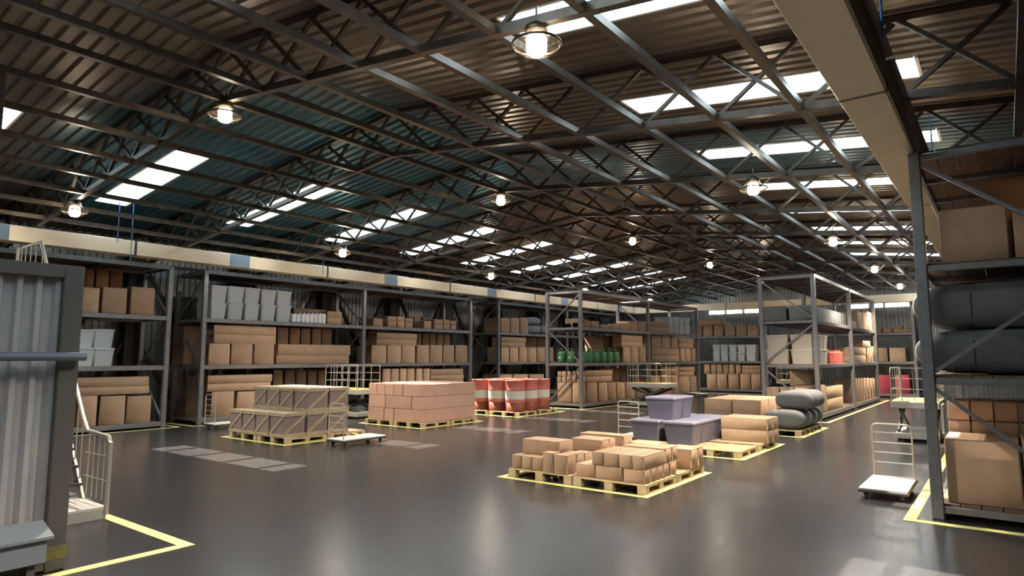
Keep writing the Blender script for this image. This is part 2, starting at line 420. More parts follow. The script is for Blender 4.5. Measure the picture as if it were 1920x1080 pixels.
# ------------------------------------------------------------------ high bay lamps
def make_lamp():
    t = empty('high_bay_lamp', (0, 0, 0))
    MB().lathe([(.012, .0), (.012, .30)], 8).build('hanging_stem', 'canopy', t)
    MB().lathe([(.10, -.02), (.115, .0), (.115, .07), (.06, .11), (.015, .13)], 20).build('canopy', 'canopy', t, True)
    sh = MB().lathe([(.118, .03), (.135, -.02), (.19, -.07), (.245, -.10), (.25, -.115), (.235, -.145), (.19, -.18), (.14, -.20)], 32, cap=False).build('glass_shade', 'shade', t, True)
    MB().lathe([(.245, -.098), (.258, -.105), (.258, -.118), (.245, -.125)], 32, cap=False).build('rim', 'canopy', sh, True)
    MB().lathe([(.075, -.01), (.10, -.05), (.105, -.12), (.10, -.19), (.07, -.225), (.02, -.235)], 20).build('bulb', 'bulb', t, True)
    return t
lamp0 = make_lamp(); first = True
for r, (x, z, w) in enumerate(((-15.8, 5.26, 'left'), (XR, 5.97, 'ridge'), (-3.59, 5.28, 'right'))):
    for k in range(-1, 5):
        y = Y_A+DY*2*k
        l = lamp0 if first else copy_tree(lamp0); first = False
        l.location = (x, y, z)
        pos = 'behind the viewpoint' if k < 0 else ORD[k]+' from the viewpoint'
        tag(l, 'glowing high bay lamp in the %s row, %s' % (w, pos), 'ceiling lamp', 'high bay lamps in three rows')
        d = bpy.data.lights.new('lamp_light', 'SPOT'); d.energy = LAMP_W*{'left': .65, 'ridge': .8, 'right': 1.7}[w]; d.color = (1.0, .83, .62)
        d.spot_size = math.radians(128); d.spot_blend = 1.0; d.shadow_soft_size = .10
        o = bpy.data.objects.new('lamp_light', d); COL.objects.link(o); o.parent = l; o.location = (0, 0, -.26)

G="""
r1 carton -20.32 -19.42 6.73 7.15 0.20 0.99 0
r1 carton -20.32 -19.42 7.21 7.85 0.20 0.96 0
r1 carton -20.32 -19.42 7.88 8.53 0.20 0.93 0
r1 long -19.97 -19.42 6.63 8.46 0.99 1.21 0
r1 long -19.97 -19.42 6.62 8.44 1.21 1.47 0
r1 tub -20.37 -19.42 6.58 6.97 1.78 2.26 1
r1 tub -20.37 -19.42 7.04 7.45 1.78 2.26 1
r1 tub -20.37 -19.42 6.55 6.94 2.26 2.75 1
r1 tub -20.37 -19.42 7.01 7.42 2.26 2.77 1
r1 carton -20.32 -19.42 6.62 7.03 3.20 3.87 2
r1 carton -20.32 -19.42 7.09 7.72 3.20 3.92 2
r1 carton -20.32 -19.42 7.81 8.46 3.20 3.99 2
r1 carton -21.07 -20.37 6.97 7.21 3.20 4.49 2
r1 carton -21.07 -20.37 7.25 7.59 3.20 4.50 2
r1 carton -21.07 -20.37 7.62 7.95 3.20 4.50 2
r2a carton -20.32 -19.42 10.28 11.02 0.20 0.95 0
r2a carton -20.32 -19.42 11.11 11.72 0.20 0.92 0
r2a carton -20.32 -19.42 11.79 12.37 0.20 0.89 0
r2a carton -21.07 -20.37 9.95 10.55 0.20 1.40 0
r2a carton -21.07 -20.37 10.63 11.39 0.20 1.38 0
r2a long -19.97 -19.42 10.13 12.28 0.95 1.19 0
r2a long -19.97 -19.42 10.13 12.33 1.19 1.45 0
r2a carton -21.02 -20.22 12.87 13.25 0.20 1.56 0
r2a carton -21.02 -20.22 13.33 13.74 0.20 1.55 0
r2a carton -21.02 -20.22 13.78 14.20 0.20 1.54 0
r2a carton -21.02 -20.22 14.27 14.65 0.20 1.53 0
r2a carton -21.02 -20.22 14.71 15.06 0.20 1.53 0
r2a carton -20.32 -19.42 10.12 10.81 1.78 2.43 1
r2a carton -20.32 -19.42 10.85 11.58 1.78 2.44 1
r2a carton -20.32 -19.42 11.63 12.36 1.78 2.46 1
r2a carton -21.07 -20.37 9.79 10.43 1.78 2.98 1
r2a carton -21.07 -20.37 10.48 11.27 1.78 3.01 1
r2a long -19.97 -19.42 10.26 12.41 2.43 2.74 1
r2a long -19.97 -19.42 10.25 12.41 2.74 3.01 1
r2a long -20.02 -19.42 12.44 15.47 1.78 2.08 1
r2a long -20.02 -19.42 12.49 15.53 2.08 2.45 1
r2a carton -20.97 -20.17 12.94 13.37 1.78 3.04 1
r2a carton -20.97 -20.17 13.43 13.85 1.78 3.04 1
r2a carton -20.97 -20.17 13.89 14.29 1.78 3.04 1
r2a carton -20.97 -20.17 14.35 14.76 1.78 3.04 1
r2a carton -20.97 -20.17 14.79 15.23 1.78 3.04 1
r2a tub -20.37 -19.42 10.17 10.60 3.20 3.71 2
r2a tub -20.37 -19.42 10.74 11.17 3.20 3.75 2
r2a tub -20.37 -19.42 11.31 11.73 3.20 3.75 2
r2a tub -20.37 -19.42 11.90 12.33 3.20 3.75 2
r2a tub -20.37 -19.42 12.47 12.92 3.20 3.75 2
r2a tub -20.37 -19.42 10.16 10.60 3.71 4.24 2
r2a tub -20.37 -19.42 10.71 11.18 3.75 4.26 2
r2a tub -20.37 -19.42 11.29 11.74 3.75 4.26 2
r2a tub -20.37 -19.42 11.88 12.33 3.75 4.25 2
r2a tub -20.37 -19.42 12.45 12.92 3.75 4.25 2
r2a can -19.87 -19.42 13.01 13.16 3.20 3.54 2
r2a can -19.87 -19.42 13.18 13.34 3.20 3.55 2
r2a can -19.87 -19.42 13.37 13.52 3.20 3.56 2
r2a can -19.87 -19.42 13.54 13.70 3.20 3.57 2
r2a can -19.87 -19.42 13.72 13.87 3.20 3.58 2
r2a can -19.87 -19.42 13.89 14.04 3.20 3.59 2
r2a can -19.87 -19.42 14.07 14.21 3.20 3.60 2
r2a can -19.87 -19.42 14.23 14.39 3.20 3.61 2
r2a long -20.52 -19.97 13.42 14.78 3.20 3.75 2
r2a long -19.97 -19.42 14.43 15.08 3.20 3.47 2
r2a long -19.97 -19.42 14.43 15.10 3.47 3.67 2
r2b carton -20.22 -19.42 17.12 17.53 0.20 1.56 0
r2b carton -20.22 -19.42 17.56 17.97 0.20 1.55 0
r2b carton -20.22 -19.42 18.02 18.39 0.20 1.55 0
r2b carton -20.22 -19.42 18.42 18.84 0.20 1.54 0
r2b carton -20.22 -19.42 18.92 19.30 0.20 1.53 0
r2b carton -20.22 -19.42 19.34 19.73 0.20 1.53 0
r2b long -20.02 -19.42 19.77 21.89 1.02 1.23 0
r2b long -20.02 -19.42 19.76 21.85 1.23 1.49 0
r2b carton -20.32 -19.42 16.53 17.29 1.78 2.47 1
r2b carton -20.32 -19.42 17.34 18.08 1.78 2.49 1
r2b carton -20.32 -19.42 18.11 18.85 1.78 2.50 1
r2b carton -20.32 -19.42 18.95 19.68 1.78 2.51 1
r2b carton -20.32 -19.42 19.73 20.48 1.78 2.52 1
r2b carton -20.32 -19.42 20.52 21.23 1.78 2.53 1
r2b carton -20.32 -19.42 21.32 22.13 1.78 2.54 1
r2b long -19.97 -19.42 16.76 18.94 2.47 2.73 1
r2b long -19.97 -19.42 16.78 18.97 2.73 2.97 1
r2b carton -20.92 -20.12 19.66 19.90 1.78 3.04 1
r2b carton -20.92 -20.12 19.97 20.38 1.78 3.04 1
r2b carton -20.92 -20.12 20.41 20.80 1.78 3.04 1
r2b carton -20.92 -20.12 20.87 21.28 1.78 3.04 1
r2b carton -20.92 -20.12 21.32 21.70 1.78 3.04 1
r2b carton -20.02 -19.42 16.58 17.07 3.20 3.51 2
r2b carton -20.02 -19.42 17.32 17.80 3.20 3.42 2
r2b carton -20.02 -19.42 17.83 18.23 3.20 3.44 2
r2b carton -20.02 -19.42 18.26 18.71 3.20 3.42 2
r2b carton -20.02 -19.42 19.33 19.78 3.20 3.53 2
r2b carton -20.02 -19.42 19.94 20.50 3.20 3.42 2
r2b carton -20.02 -19.42 20.52 20.94 3.20 3.44 2
r2b carton -20.02 -19.42 20.98 21.36 3.20 3.41 2
r2b carton -20.02 -19.42 17.31 17.79 3.42 3.63 2
r2b carton -20.02 -19.42 17.82 18.23 3.44 3.65 2
r2b carton -20.02 -19.42 18.26 18.71 3.42 3.61 2
r2b carton -20.02 -19.42 19.94 20.50 3.42 3.63 2
r2b carton -20.02 -19.42 20.52 20.94 3.44 3.64 2
r2b carton -20.02 -19.42 20.96 21.36 3.41 3.62 2
r2b carton -20.72 -20.12 16.90 17.18 3.20 3.59 2
r2b carton -20.72 -20.12 17.23 17.68 3.20 3.61 2
r2b carton -20.72 -20.12 19.41 19.86 3.20 3.72 2
r2b carton -20.72 -20.12 19.96 20.29 3.20 3.74 2
r4 carton -20.42 -19.42 24.43 25.44 0.20 1.17 0
r4 carton -20.42 -19.42 25.57 26.79 0.20 1.14 0
r4 carton -20.42 -19.42 26.93 28.22 0.20 1.11 0
r4 carton -20.32 -19.42 24.59 25.21 1.78 2.49 1
r4 carton -20.32 -19.42 25.27 25.98 1.78 2.49 1
r4 carton -20.32 -19.42 26.06 26.75 1.78 2.50 1
r4 carton -20.32 -19.42 26.82 27.55 1.78 2.51 1
r4 carton -20.32 -19.42 27.60 28.36 1.78 2.52 1
r4 carton -20.32 -19.42 28.44 29.15 1.78 2.53 1
r4 long -20.02 -19.42 24.59 26.61 2.49 2.74 1
r4 long -20.02 -19.42 24.59 26.66 2.74 3.00 1
r4 carton -20.92 -20.12 27.67 28.55 1.78 3.04 1
r4 carton -20.92 -20.12 28.60 29.47 1.78 3.04 1
r4 carton -20.37 -19.42 24.55 25.30 3.20 3.92 2
r4 carton -20.37 -19.42 25.34 26.07 3.20 3.96 2
r4 carton -20.37 -19.42 26.14 26.85 3.20 4.00 2
r4 sack -20.32 -19.42 26.90 28.15 3.20 3.68 2
r4 sack -20.32 -19.42 26.90 28.16 3.68 4.10 2
r4 sack -20.32 -19.42 28.18 29.27 3.20 3.71 2
r3a carton -14.53 -13.86 22.05 23.00 0.20 0.99 0
r3a carton -13.82 -13.49 22.05 23.00 0.20 1.00 0
r3a carton -14.53 -14.34 22.05 22.55 0.99 1.22 0
r3a carton -14.31 -14.11 22.05 22.55 0.99 1.22 0
r3a carton -14.08 -13.88 22.05 22.55 0.99 1.23 0
r3a carton -13.83 -13.63 22.05 22.55 1.00 1.23 0
r3a carton -13.61 -13.46 22.05 22.55 1.00 1.23 0
r3a carton -14.52 -14.33 22.05 22.55 1.22 1.43 0
r3a carton -14.30 -14.11 22.05 22.55 1.22 1.44 0
r3a carton -14.05 -13.88 22.05 22.55 1.23 1.44 0
r3a carton -13.80 -13.63 22.05 22.55 1.23 1.44 0
r3a carton -13.60 -13.46 22.05 22.55 1.23 1.44 0
r3a carton -14.17 -13.42 22.55 23.38 0.20 0.98 0
r3a carton -14.17 -13.42 23.49 24.23 0.20 0.95 0
r3a carton -14.17 -13.42 24.28 24.98 0.20 0.93 0
r3a carton -14.17 -13.42 25.06 25.79 0.20 0.90 0
r3a carton -14.17 -13.42 25.89 26.72 0.20 0.87 0
r3a carton -14.17 -13.42 26.83 27.69 0.20 0.84 0
r3a long -13.92 -13.42 22.48 24.66 0.99 1.22 0
r3a long -13.92 -13.42 22.48 24.69 1.23 1.46 0
r3a carton -14.77 -14.17 26.13 26.74 0.20 1.50 0
r3a carton -14.77 -14.17 26.79 27.37 0.20 1.50 0
r3a gas -14.64 -14.25 22.05 22.55 1.78 2.19 1
r3a gas -14.17 -13.79 22.05 22.55 1.78 2.18 1
r3a gas -13.92 -13.42 22.38 22.71 1.78 2.18 1
r3a gas -13.92 -13.42 22.79 23.24 1.78 2.19 1
r3a gas -13.92 -13.42 23.33 23.82 1.78 2.19 1
r3a gas -13.92 -13.42 23.93 24.39 1.78 2.19 1
r3a gas -13.92 -13.42 24.49 24.99 1.78 2.19 1
r3a gas -13.92 -13.42 25.08 25.60 1.78 2.20 1
r3a carton -14.22 -13.42 25.68 26.37 1.78 2.46 1
r3a carton -14.22 -13.42 26.43 27.17 1.78 2.47 1
r3a carton -14.22 -13.42 27.23 27.95 1.78 2.48 1
r3a long -13.92 -13.42 25.57 27.62 2.46 2.71 1
r3a long -13.92 -13.42 25.58 27.64 2.71 2.98 1
r3a carton -14.82 -14.22 24.72 25.38 1.78 2.93 1
r3a carton -14.82 -14.22 25.43 26.07 1.78 2.95 1
r3a carton -14.82 -14.22 26.12 26.79 1.78 2.96 1
r3a carton -14.13 -13.83 22.05 22.65 3.20 3.36 2
r3a carton -13.78 -13.45 22.05 22.65 3.20 3.39 2
r3a carton -14.13 -13.50 22.05 22.65 3.20 3.55 2
r3a carton -14.02 -13.42 22.41 22.91 3.20 3.48 2
r3a carton -14.02 -13.42 22.96 23.61 3.20 3.48 2
r3a carton -14.02 -13.42 23.70 24.34 3.20 3.38 2
r3a carton -14.02 -13.42 24.72 25.35 3.20 3.40 2
r3a carton -14.02 -13.42 25.40 26.26 3.20 3.48 2
r3a carton -14.02 -13.42 26.37 27.17 3.20 3.64 2
r3a carton -14.02 -13.42 27.22 28.06 3.20 3.65 2
r3b carton -14.22 -13.42 28.39 29.46 0.20 1.08 0
r3b carton -14.22 -13.42 29.58 30.78 0.20 1.05 0
r3b carton -14.22 -13.42 30.84 31.64 0.20 1.03 0
r3b carton -14.22 -13.42 31.71 33.12 0.20 1.00 0
r3b carton -14.22 -13.42 33.19 34.08 0.20 0.97 0
r3b carton -14.12 -13.42 29.60 30.80 1.05 1.54 0
r3b carton -14.12 -13.42 30.87 31.74 1.03 1.53 0
r3b long -13.92 -13.42 31.80 33.80 1.00 1.23 0
r3b long -13.92 -13.42 31.81 33.90 1.23 1.48 0
r3b long -14.02 -13.42 28.56 31.85 1.78 2.09 1
r3b long -14.02 -13.42 28.58 31.88 2.09 2.43 1
r3b carton -14.22 -13.42 32.01 32.64 1.78 2.48 1
r3b carton -14.22 -13.42 32.71 33.37 1.78 2.49 1
r3b carton -14.22 -13.42 33.44 34.19 1.78 2.50 1
r3b carton -14.02 -13.42 28.60 29.69 2.43 3.02 1
r3b carton -14.02 -13.42 29.75 30.77 2.43 3.04 1
r3b carton -14.02 -13.42 30.90 31.71 2.43 3.04 1
r3b long -13.92 -13.42 31.83 33.78 2.43 2.74 1
r3b long -13.92 -13.42 31.85 33.87 2.74 2.97 1
r3b long -14.02 -13.42 28.58 30.62 3.20 3.47 2
r3b long -14.02 -13.42 28.59 30.63 3.47 3.73 2
r3b tub -14.22 -13.42 30.75 31.28 3.20 3.61 2
r3b tub -14.22 -13.42 31.41 31.96 3.20 3.63 2
r3b tub -14.22 -13.42 32.10 32.67 3.20 3.66 2
r3b tub -14.22 -13.42 32.81 33.40 3.20 3.66 2
r3b tub -14.22 -13.42 30.78 31.31 3.61 4.04 2
r3b tub -14.22 -13.42 31.44 31.99 3.63 4.08 2
r3b tub -14.22 -13.42 32.13 32.70 3.66 4.08 2
r3b tub -14.22 -13.42 32.84 33.43 3.66 4.09 2
f1 carton -13.99 -13.42 37.10 38.00 0.20 1.02 0
f1 carton -13.39 -12.80 37.10 38.00 0.20 1.03 0
f1 carton -12.74 -12.13 37.10 38.00 0.20 1.04 0
f1 carton -12.07 -11.48 37.10 38.00 0.20 1.05 0
f1 carton -11.45 -10.92 37.10 38.00 0.20 1.06 0
f1 carton -14.13 -13.78 37.10 37.80 1.02 1.58 0
f1 carton -13.72 -13.40 37.10 37.80 1.02 1.58 0
f1 carton -13.37 -13.06 37.10 37.80 1.03 1.58 0
f1 carton -13.00 -12.69 37.10 37.80 1.03 1.58 0
f1 carton -12.66 -12.36 37.10 37.80 1.04 1.59 0
f1 carton -12.29 -11.99 37.10 37.80 1.04 1.59 0
f1 long -11.94 -10.91 37.10 37.70 1.05 1.32 0
f1 long -11.93 -10.90 37.10 37.70 1.32 1.53 0
f1 tub -13.54 -13.16 37.10 37.80 1.78 2.26 1
f1 tub -13.07 -12.70 37.10 37.80 1.78 2.26 1
f1 tub -12.60 -12.21 37.10 37.80 1.78 2.25 1
f1 tub -12.12 -11.76 37.10 37.80 1.78 2.25 1
f1 tub -11.64 -11.14 37.10 37.80 1.78 2.25 1
f1 tub -13.55 -13.14 37.10 37.80 2.26 2.72 1
f1 tub -13.08 -12.68 37.10 37.80 2.26 2.72 1
f1 tub -12.59 -12.19 37.10 37.80 2.25 2.71 1
f1 tub -12.10 -11.71 37.10 37.80 2.25 2.70 1
f1 tub -11.65 -11.09 37.10 37.80 2.25 2.70 1
f1 carton -14.58 -14.18 37.10 37.90 3.20 3.87 2
f1 carton -14.12 -13.54 37.10 37.90 3.20 3.85 2
f1 carton -13.48 -12.91 37.10 37.90 3.20 3.83 2
f1 carton -12.82 -12.24 37.10 37.90 3.20 3.81 2
f1 carton -12.18 -11.58 37.10 37.90 3.20 3.79 2
f1 carton -11.55 -10.93 37.10 37.90 3.20 3.77 2
f1 long -14.33 -12.99 37.10 37.80 3.87 4.25 2
f2 redbox -5.14 -4.58 37.10 37.90 0.20 1.10 0
f2 redbox -4.44 -3.83 37.10 37.90 0.20 1.11 0
f2 carton -5.11 -4.69 37.10 37.90 1.78 2.46 1
f2 carton -4.62 -3.91 37.10 37.90 1.78 2.45 1
f2 carton -5.08 -4.89 37.10 37.70 3.20 3.42 2
f2 carton -4.84 -4.43 37.10 37.70 3.20 3.41 2
f2 long -4.38 -3.54 37.10 37.70 3.20 3.37 2
f2 carton -4.35 -3.98 37.10 37.70 3.37 3.53 2
m1 carton -6.41 -5.99 22.30 23.20 0.20 0.99 0
m1 carton -5.96 -5.52 22.30 23.20 0.20 1.00 0
m1 carton -5.51 -5.09 22.30 23.20 0.20 1.01 0
m1 carton -5.65 -4.85 22.75 23.60 0.20 1.08 0
m1 long -5.45 -4.85 23.68 26.41 0.46 0.67 0
m1 long -5.45 -4.85 23.66 26.49 0.67 0.98 0
m1 bigtub -6.40 -5.71 22.30 22.92 1.78 2.23 1
m1 bigtub -5.64 -4.99 22.30 22.92 1.78 2.23 1
m1 bigtub -6.38 -5.68 22.30 22.92 2.23 2.74 1
m1 bigtub -5.62 -4.97 22.30 22.92 2.23 2.73 1
m1 red -5.35 -4.85 24.54 24.86 1.78 2.17 1
m1 red -5.35 -4.85 24.91 25.24 1.78 2.17 1
m1 red -5.35 -4.85 25.28 25.58 1.78 2.17 1
m1 red -5.35 -4.85 25.63 25.93 1.78 2.18 1
m1 red -5.35 -4.85 25.98 26.31 1.78 2.18 1
m1 red -5.35 -4.85 26.36 26.75 1.78 2.18 1
m1 grey -6.41 -5.64 22.30 22.70 3.20 3.70 2
m1 grey -5.57 -4.93 22.30 22.70 3.20 3.66 2
m2 carton -5.65 -4.85 28.91 29.48 0.20 1.15 0
m2 carton -5.65 -4.85 29.60 30.08 0.20 1.13 0
m2 carton -5.65 -4.85 30.27 30.71 0.20 1.11 0
m2 carton -5.65 -4.85 30.90 31.48 0.20 1.10 0
m2 carton -5.65 -4.85 31.62 32.30 0.20 1.08 0
m2 carton -5.65 -4.85 32.44 33.07 0.20 1.05 0
m2 carton -5.65 -4.85 33.15 33.81 0.20 1.04 0
m2 long -5.45 -4.85 28.95 31.81 1.78 2.07 1
m2 long -5.45 -4.85 29.04 31.93 2.07 2.40 1
m2 carton -5.65 -4.85 32.24 32.80 1.78 2.48 1
m2 carton -5.65 -4.85 32.95 33.46 1.78 2.48 1
m2 carton -5.65 -4.85 33.61 34.14 1.78 2.49 1
m2 long -5.35 -4.85 31.25 33.19 2.40 2.71 1
m2 long -5.45 -4.85 28.69 29.99 3.20 3.45 2
m2 carton -5.75 -4.85 30.36 31.39 3.20 3.91 2
m2 carton -5.75 -4.85 31.53 32.49 3.20 3.97 2
m2 carton -5.75 -4.85 32.64 34.28 3.20 4.05 2
rr carton -0.70 0.06 9.95 10.90 0.20 0.97 0
rr carton 0.08 0.45 9.95 10.90 0.20 1.02 0
rr carton -0.59 0.13 9.95 10.85 3.20 3.90 2
rr carton 0.17 0.64 9.95 10.85 3.20 3.81 2
"""

# ------------------------------------------------------------------ racks
PW = .13
ZB = [.05, 1.64, 3.07, 4.56]       # underside of the beams, bottom to top
def rack(x0, x1, y0, y1, axis, nb, label, aisle, levels=(0, 1, 2, 3), flip=False, org=None):
    """axis: direction of the bays; aisle: side (+1/-1) of the braces' upper end"""
    L = (y1-y0) if axis == 'y' else (x1-x0); D = (x1-x0) if axis == 'y' else (y1-y0)
    t = empty('pallet_rack', (x0, y0, 0)); tag(t, label, 'rack')
    def P(u, v, z):   # u along bays, v across
        return (v, u, z) if axis == 'y' else (u, v, z)
    def B(m, u0, u1, v0, v1, z0, z1, c=.008):
        if axis == 'y': m.bbox(v0, v1, u0, u1, z0, z1, c)
        else: m.bbox(u0, u1, v0, v1, z0, z1, c)
        return m
    us = [L*i/nb for i in range(nb+1)]
    for i, u in enumerate(us):
        a = min(max(u-PW/2, 0), L-PW)
        for v in (0, D-PW):
            B(MB(), a, a+PW, v, v+PW, 0, 4.66).build('post', 'rack', t)
        um = a+PW/2
        s = aisle if i % 2 == 0 else -aisle
        zz = [.12, 1.70, 3.13, 4.60]
        for j in range(3):
            up = (j % 2 == 0)   # from the aisle post's top on odd levels
            va, vb = (D-PW/2, PW/2) if s > 0 else (PW/2, D-PW/2)
            top = va if j % 2 == 0 else vb
            bot = vb if j % 2 == 0 else va
            MB().beam(P(um, top, zz[j+1]-.05), P(um, bot, zz[j]+.06), .055, .045).build('brace', 'rack', t)
        for j in range(4):
            B(MB(), um-.03, um+.03, PW, D-PW, zz[j]-.045, zz[j]+.04).build('end_rail', 'rack', t)
    for i in range(nb):
        ua = us[i] + (PW if i == 0 else PW/2); ub = us[i+1] - (PW if i == nb-1 else PW/2)
        for j in levels:
            z = ZB[j]
            for v in (.02, D-.08):
                B(MB(), ua, ub, v, v+.06, z, z+.125).build('shelf_beam', 'rack', t)
            m = MB(); nbd = 8; w = (D-.16)/nbd
            for q in range(nbd):
                v = .08+q*w
                if axis == 'y': m.box(v+.006, v+w-.006, ua, ub, z+.085, z+.13)
                else: m.box(ua, ub, v+.006, v+w-.006, z+.085, z+.13)
            m.build('shelf_deck', 'deck', t)
            for f in (.25, .5, .75):
                u = ua+(ub-ua)*f
                B(MB(), u-.03, u+.03, .08, D-.08, z+.02, z+.085).build('cross_bar', 'rack', t)
    return t
DK = [.18, 1.77, 3.20]
rack(-21.10, -19.30, 2.60, 8.90, 'y', 1, 'grey steel rack on the left wall, nearest the viewpoint', 1)
rack(-21.10, -19.30, 9.82, 22.30, 'y', 2, 'long two-bay grey rack on the left wall behind the wooden crates', 1)
rack(-21.10, -19.30, 24.22, 36.60, 'y', 2, 'grey rack on the left wall behind the red drums', 1)
rack(-14.97, -13.26, 21.88, 34.20, 'y', 2, 'free-standing grey rack holding the green gas bottles', 1)
rack(-16.9, -10.72, 37.0, 38.7, 'x', 1, 'grey rack at the back wall with white tubs', 1, (0, 1, 2))
rack(-10.6, -3.45, 37.0, 38.7, 'x', 1, 'grey rack at the back wall with crimson boxes', 1, (0, 1, 2))
rack(-6.50, -4.72, 22.16, 34.10, 'y', 2, 'tall free-standing rack behind the grey sacks pallet', -1)
rack(-.86, 1.00, 9.72, 16.0, 'y', 1, 'big grey rack at the right edge beside the crane beam', -1)

# ------------------------------------------------------------------ goods: builders
def carton(x0, x1, y0, y1, z0, z1, m='carton', name='cardboard_box'):
    cx, cy = (x0+x1)/2, (y0+y1)/2; b = MB(); g = min(.006, (x1-x0)/30)
    hx, hy, h = (x1-x0)/2, (y1-y0)/2, z1-z0
    b.bbox(-hx, hx, -hy, hy, 0, h-.004, .012)
    if hx > hy:   # two closed top flaps with the seam between them
        b.box(-hx+.004, hx-.004, -hy+.004, -g, h-.006, h); b.box(-hx+.004, hx-.004, g, hy-.004, h-.006, h)
    else:
        b.box(-hx+.004, -g, -hy+.004, hy-.004, h-.006, h); b.box(g, hx-.004, -hy+.004, hy-.004, h-.006, h)
    o = b.build(name, m); o.location = (cx, cy, z0)
    if m != 'carton_pink':
        for p in list(o.data.polygons)[:26]: p.use_smooth = True
    return o
def tub(x0, x1, y0, y1, z0, z1, m, name='plastic_tub', k=.86):
    cx, cy = (x0+x1)/2, (y0+y1)/2; t = empty(name, (cx, cy, z0))
    hx, hy, h = (x1-x0)/2, (y1-y0)/2, z1-z0
    def fr(m_, sx0, sy0, z0_, sx1, sy1, z1_, c=.03):
        P = []
        for sx, sy, z in ((sx0, sy0, z0_), (sx1, sy1, z1_)):
            for a, b in ((1, 1), (-1, 1), (-1, -1), (1, -1)):
                q = [(a*sx, b*(sy-c)), (a*(sx-c), b*sy)]
                if a*b < 0: q = q[::-1]
                P += [(u, v, z) for u, v in q]
        n = 8; F = [tuple(range(8))[::-1], tuple(range(8, 16))]
        F += [(i, (i+1) % n, n+(i+1) % n, n+i) for i in range(n)]
        m_.add(P, F)
    b = MB(); fr(b, hx*k, hy*k, 0, hx*.965, hy*.965, h-.05); b.build('tub_body', m, t)
    b = MB(); fr(b, hx*.99, hy*.99, h-.052, hx, hy, h-.02); fr(b, hx, hy, h-.02, hx*.97, hy*.97, h-.001); b.build('lid', 'lid_lilac' if m == 'tub_lilac' else m, t)
    return t
def jerrycan(x0, x1, y0, y1, z0, z1, m):
    cx, cy = (x0+x1)/2, (y0+y1)/2; t = empty('jerrycan', (cx, cy, z0)); hx, hy, h = (x1-x0)/2, (y1-y0)/2, z1-z0
    b = MB(); b.bbox(-hx, hx, -hy, hy, 0, h-.05, .025); b.bbox(-hx*.75, hx*.2, -hy*.3, hy*.3, h-.055, h-.015, .01); b.build('can_body', m, t)
    MB().lathe([(.03, h-.05), (.034, h-.045), (.034, h-.005), (.025, h)], 12, cx=hx*.65).build('cap', 'cap_black' if m == 'can_white' else 'red_plastic', t)
    return t
def gas_bottle(x, y, z, r, h):
    t = empty('gas_bottle', (x, y, z))
    MB().lathe([(r*.8, 0), (r*.8, .03), (r*.97, .06), (r, .10), (r, h*.62), (r*.93, h*.70), (r*.7, h*.76), (r*.3, h*.79)], 24).build('bottle_body', 'gas_green', t, True)
    c = MB(); R = r*.62
    for a in range(4):
        th = a*math.pi/2+.4; c.beam((R*math.cos(th), R*math.sin(th), h*.72), (R*math.cos(th), R*math.sin(th), h*.96), .035, .012)
    c.tube([(R*math.cos(th*math.pi/8), R*math.sin(th*math.pi/8), h*.96) for th in range(17)], .012, 6); c.build('guard_ring', 'gas_green', t)
    MB().lathe([(.022, h*.78), (.022, h*.9), (.035, h*.9), (.035, h*.95), (.01, h*.96)], 10).build('valve', 'brass', t)
    MB().box(-r*.18, r*.18, -r-.004, -r+.02, h*.30, h*.42).build('label_patch', 'label_cream', t)
    return t
def sack(x0, x1, y0, y1, z0, z1, m='sack', seam=.0):
    t = empty('filled_sack', ((x0+x1)/2, (y0+y1)/2, z0)); hx, hy, h = (x1-x0)/2, (y1-y0)/2, (z1-z0)
    def pt(u, v, k=1.0):  # superellipsoid, with a waist where the seam strap pulls in
        def sp(c, e): return math.copysign(abs(c)**e, c)
        x = sp(math.cos(v), .62)*sp(math.cos(u), .55); y = sp(math.cos(v), .62)*sp(math.sin(u), .55); z = sp(math.sin(v), .80)
        pin = 1-.07*math.exp(-((x-seam)/.07)**2)
        return (x*hx*k, y*hy*pin*k, h/2+z*h/2*pin*k)
    nu, nv = 48, 18; vs = []; fs = []
    for j in range(nv+1):
        v = -math.pi/2+math.pi*j/nv
        for i in range(nu): vs.append(pt(2*math.pi*i/nu, v))
    for j in range(nv):
        for i in range(nu): fs.append((j*nu+i, j*nu+(i+1) % nu, (j+1)*nu+(i+1) % nu, (j+1)*nu+i))
    MB().add(vs, fs).build('sack_body', m, t, True)
    ring = []
    for i in range(33):
        a = 2*math.pi*i/32
        def sp(c, e): return math.copysign(abs(c)**e, c)
        ring.append((seam*hx, sp(math.cos(a), .72)*hy*.94, h/2+sp(math.sin(a), .80)*h/2*.94))
    MB().tube(ring, .008, 6).build('seam', 'seam', t)
    return t

RN = {'r1': 'nearest left wall rack', 'r2a': 'first bay of long left rack', 'r2b': 'second bay of long left rack',
      'r4': 'left rack behind the drums', 'r3a': 'gas bottle rack near bay', 'r3b': 'gas bottle rack far bay',
      'f1': 'back wall rack, left', 'f2': 'back wall rack, right', 'm1': 'tall island rack near bay', 'm2': 'tall island rack far bay', 'rr': 'right edge rack'}
KN = {'carton': ('brown box', 'box', 'brown boxes'), 'long': ('long carton', 'carton', 'long cartons'),
      'tub': ('pale lidded tub', 'tub', 'pale tubs'), 'can': ('white jerrycan', 'jerrycan', 'white jerrycans'),
      'sack': ('slate blue sack', 'sack', 'slate sacks'), 'gas': ('green gas bottle', 'gas bottle', 'green gas bottles'),
      'redbox': ('crimson box', 'box', 'crimson boxes'), 'bigtub': ('beige tub', 'tub', 'beige tubs'),
      'red': ('red jerrycan', 'jerrycan', 'red jerrycans'), 'grey': ('grey ribbed crate', 'crate', 'grey ribbed crates')}
SH = ['bottom', 'middle', 'upper']
rows = []
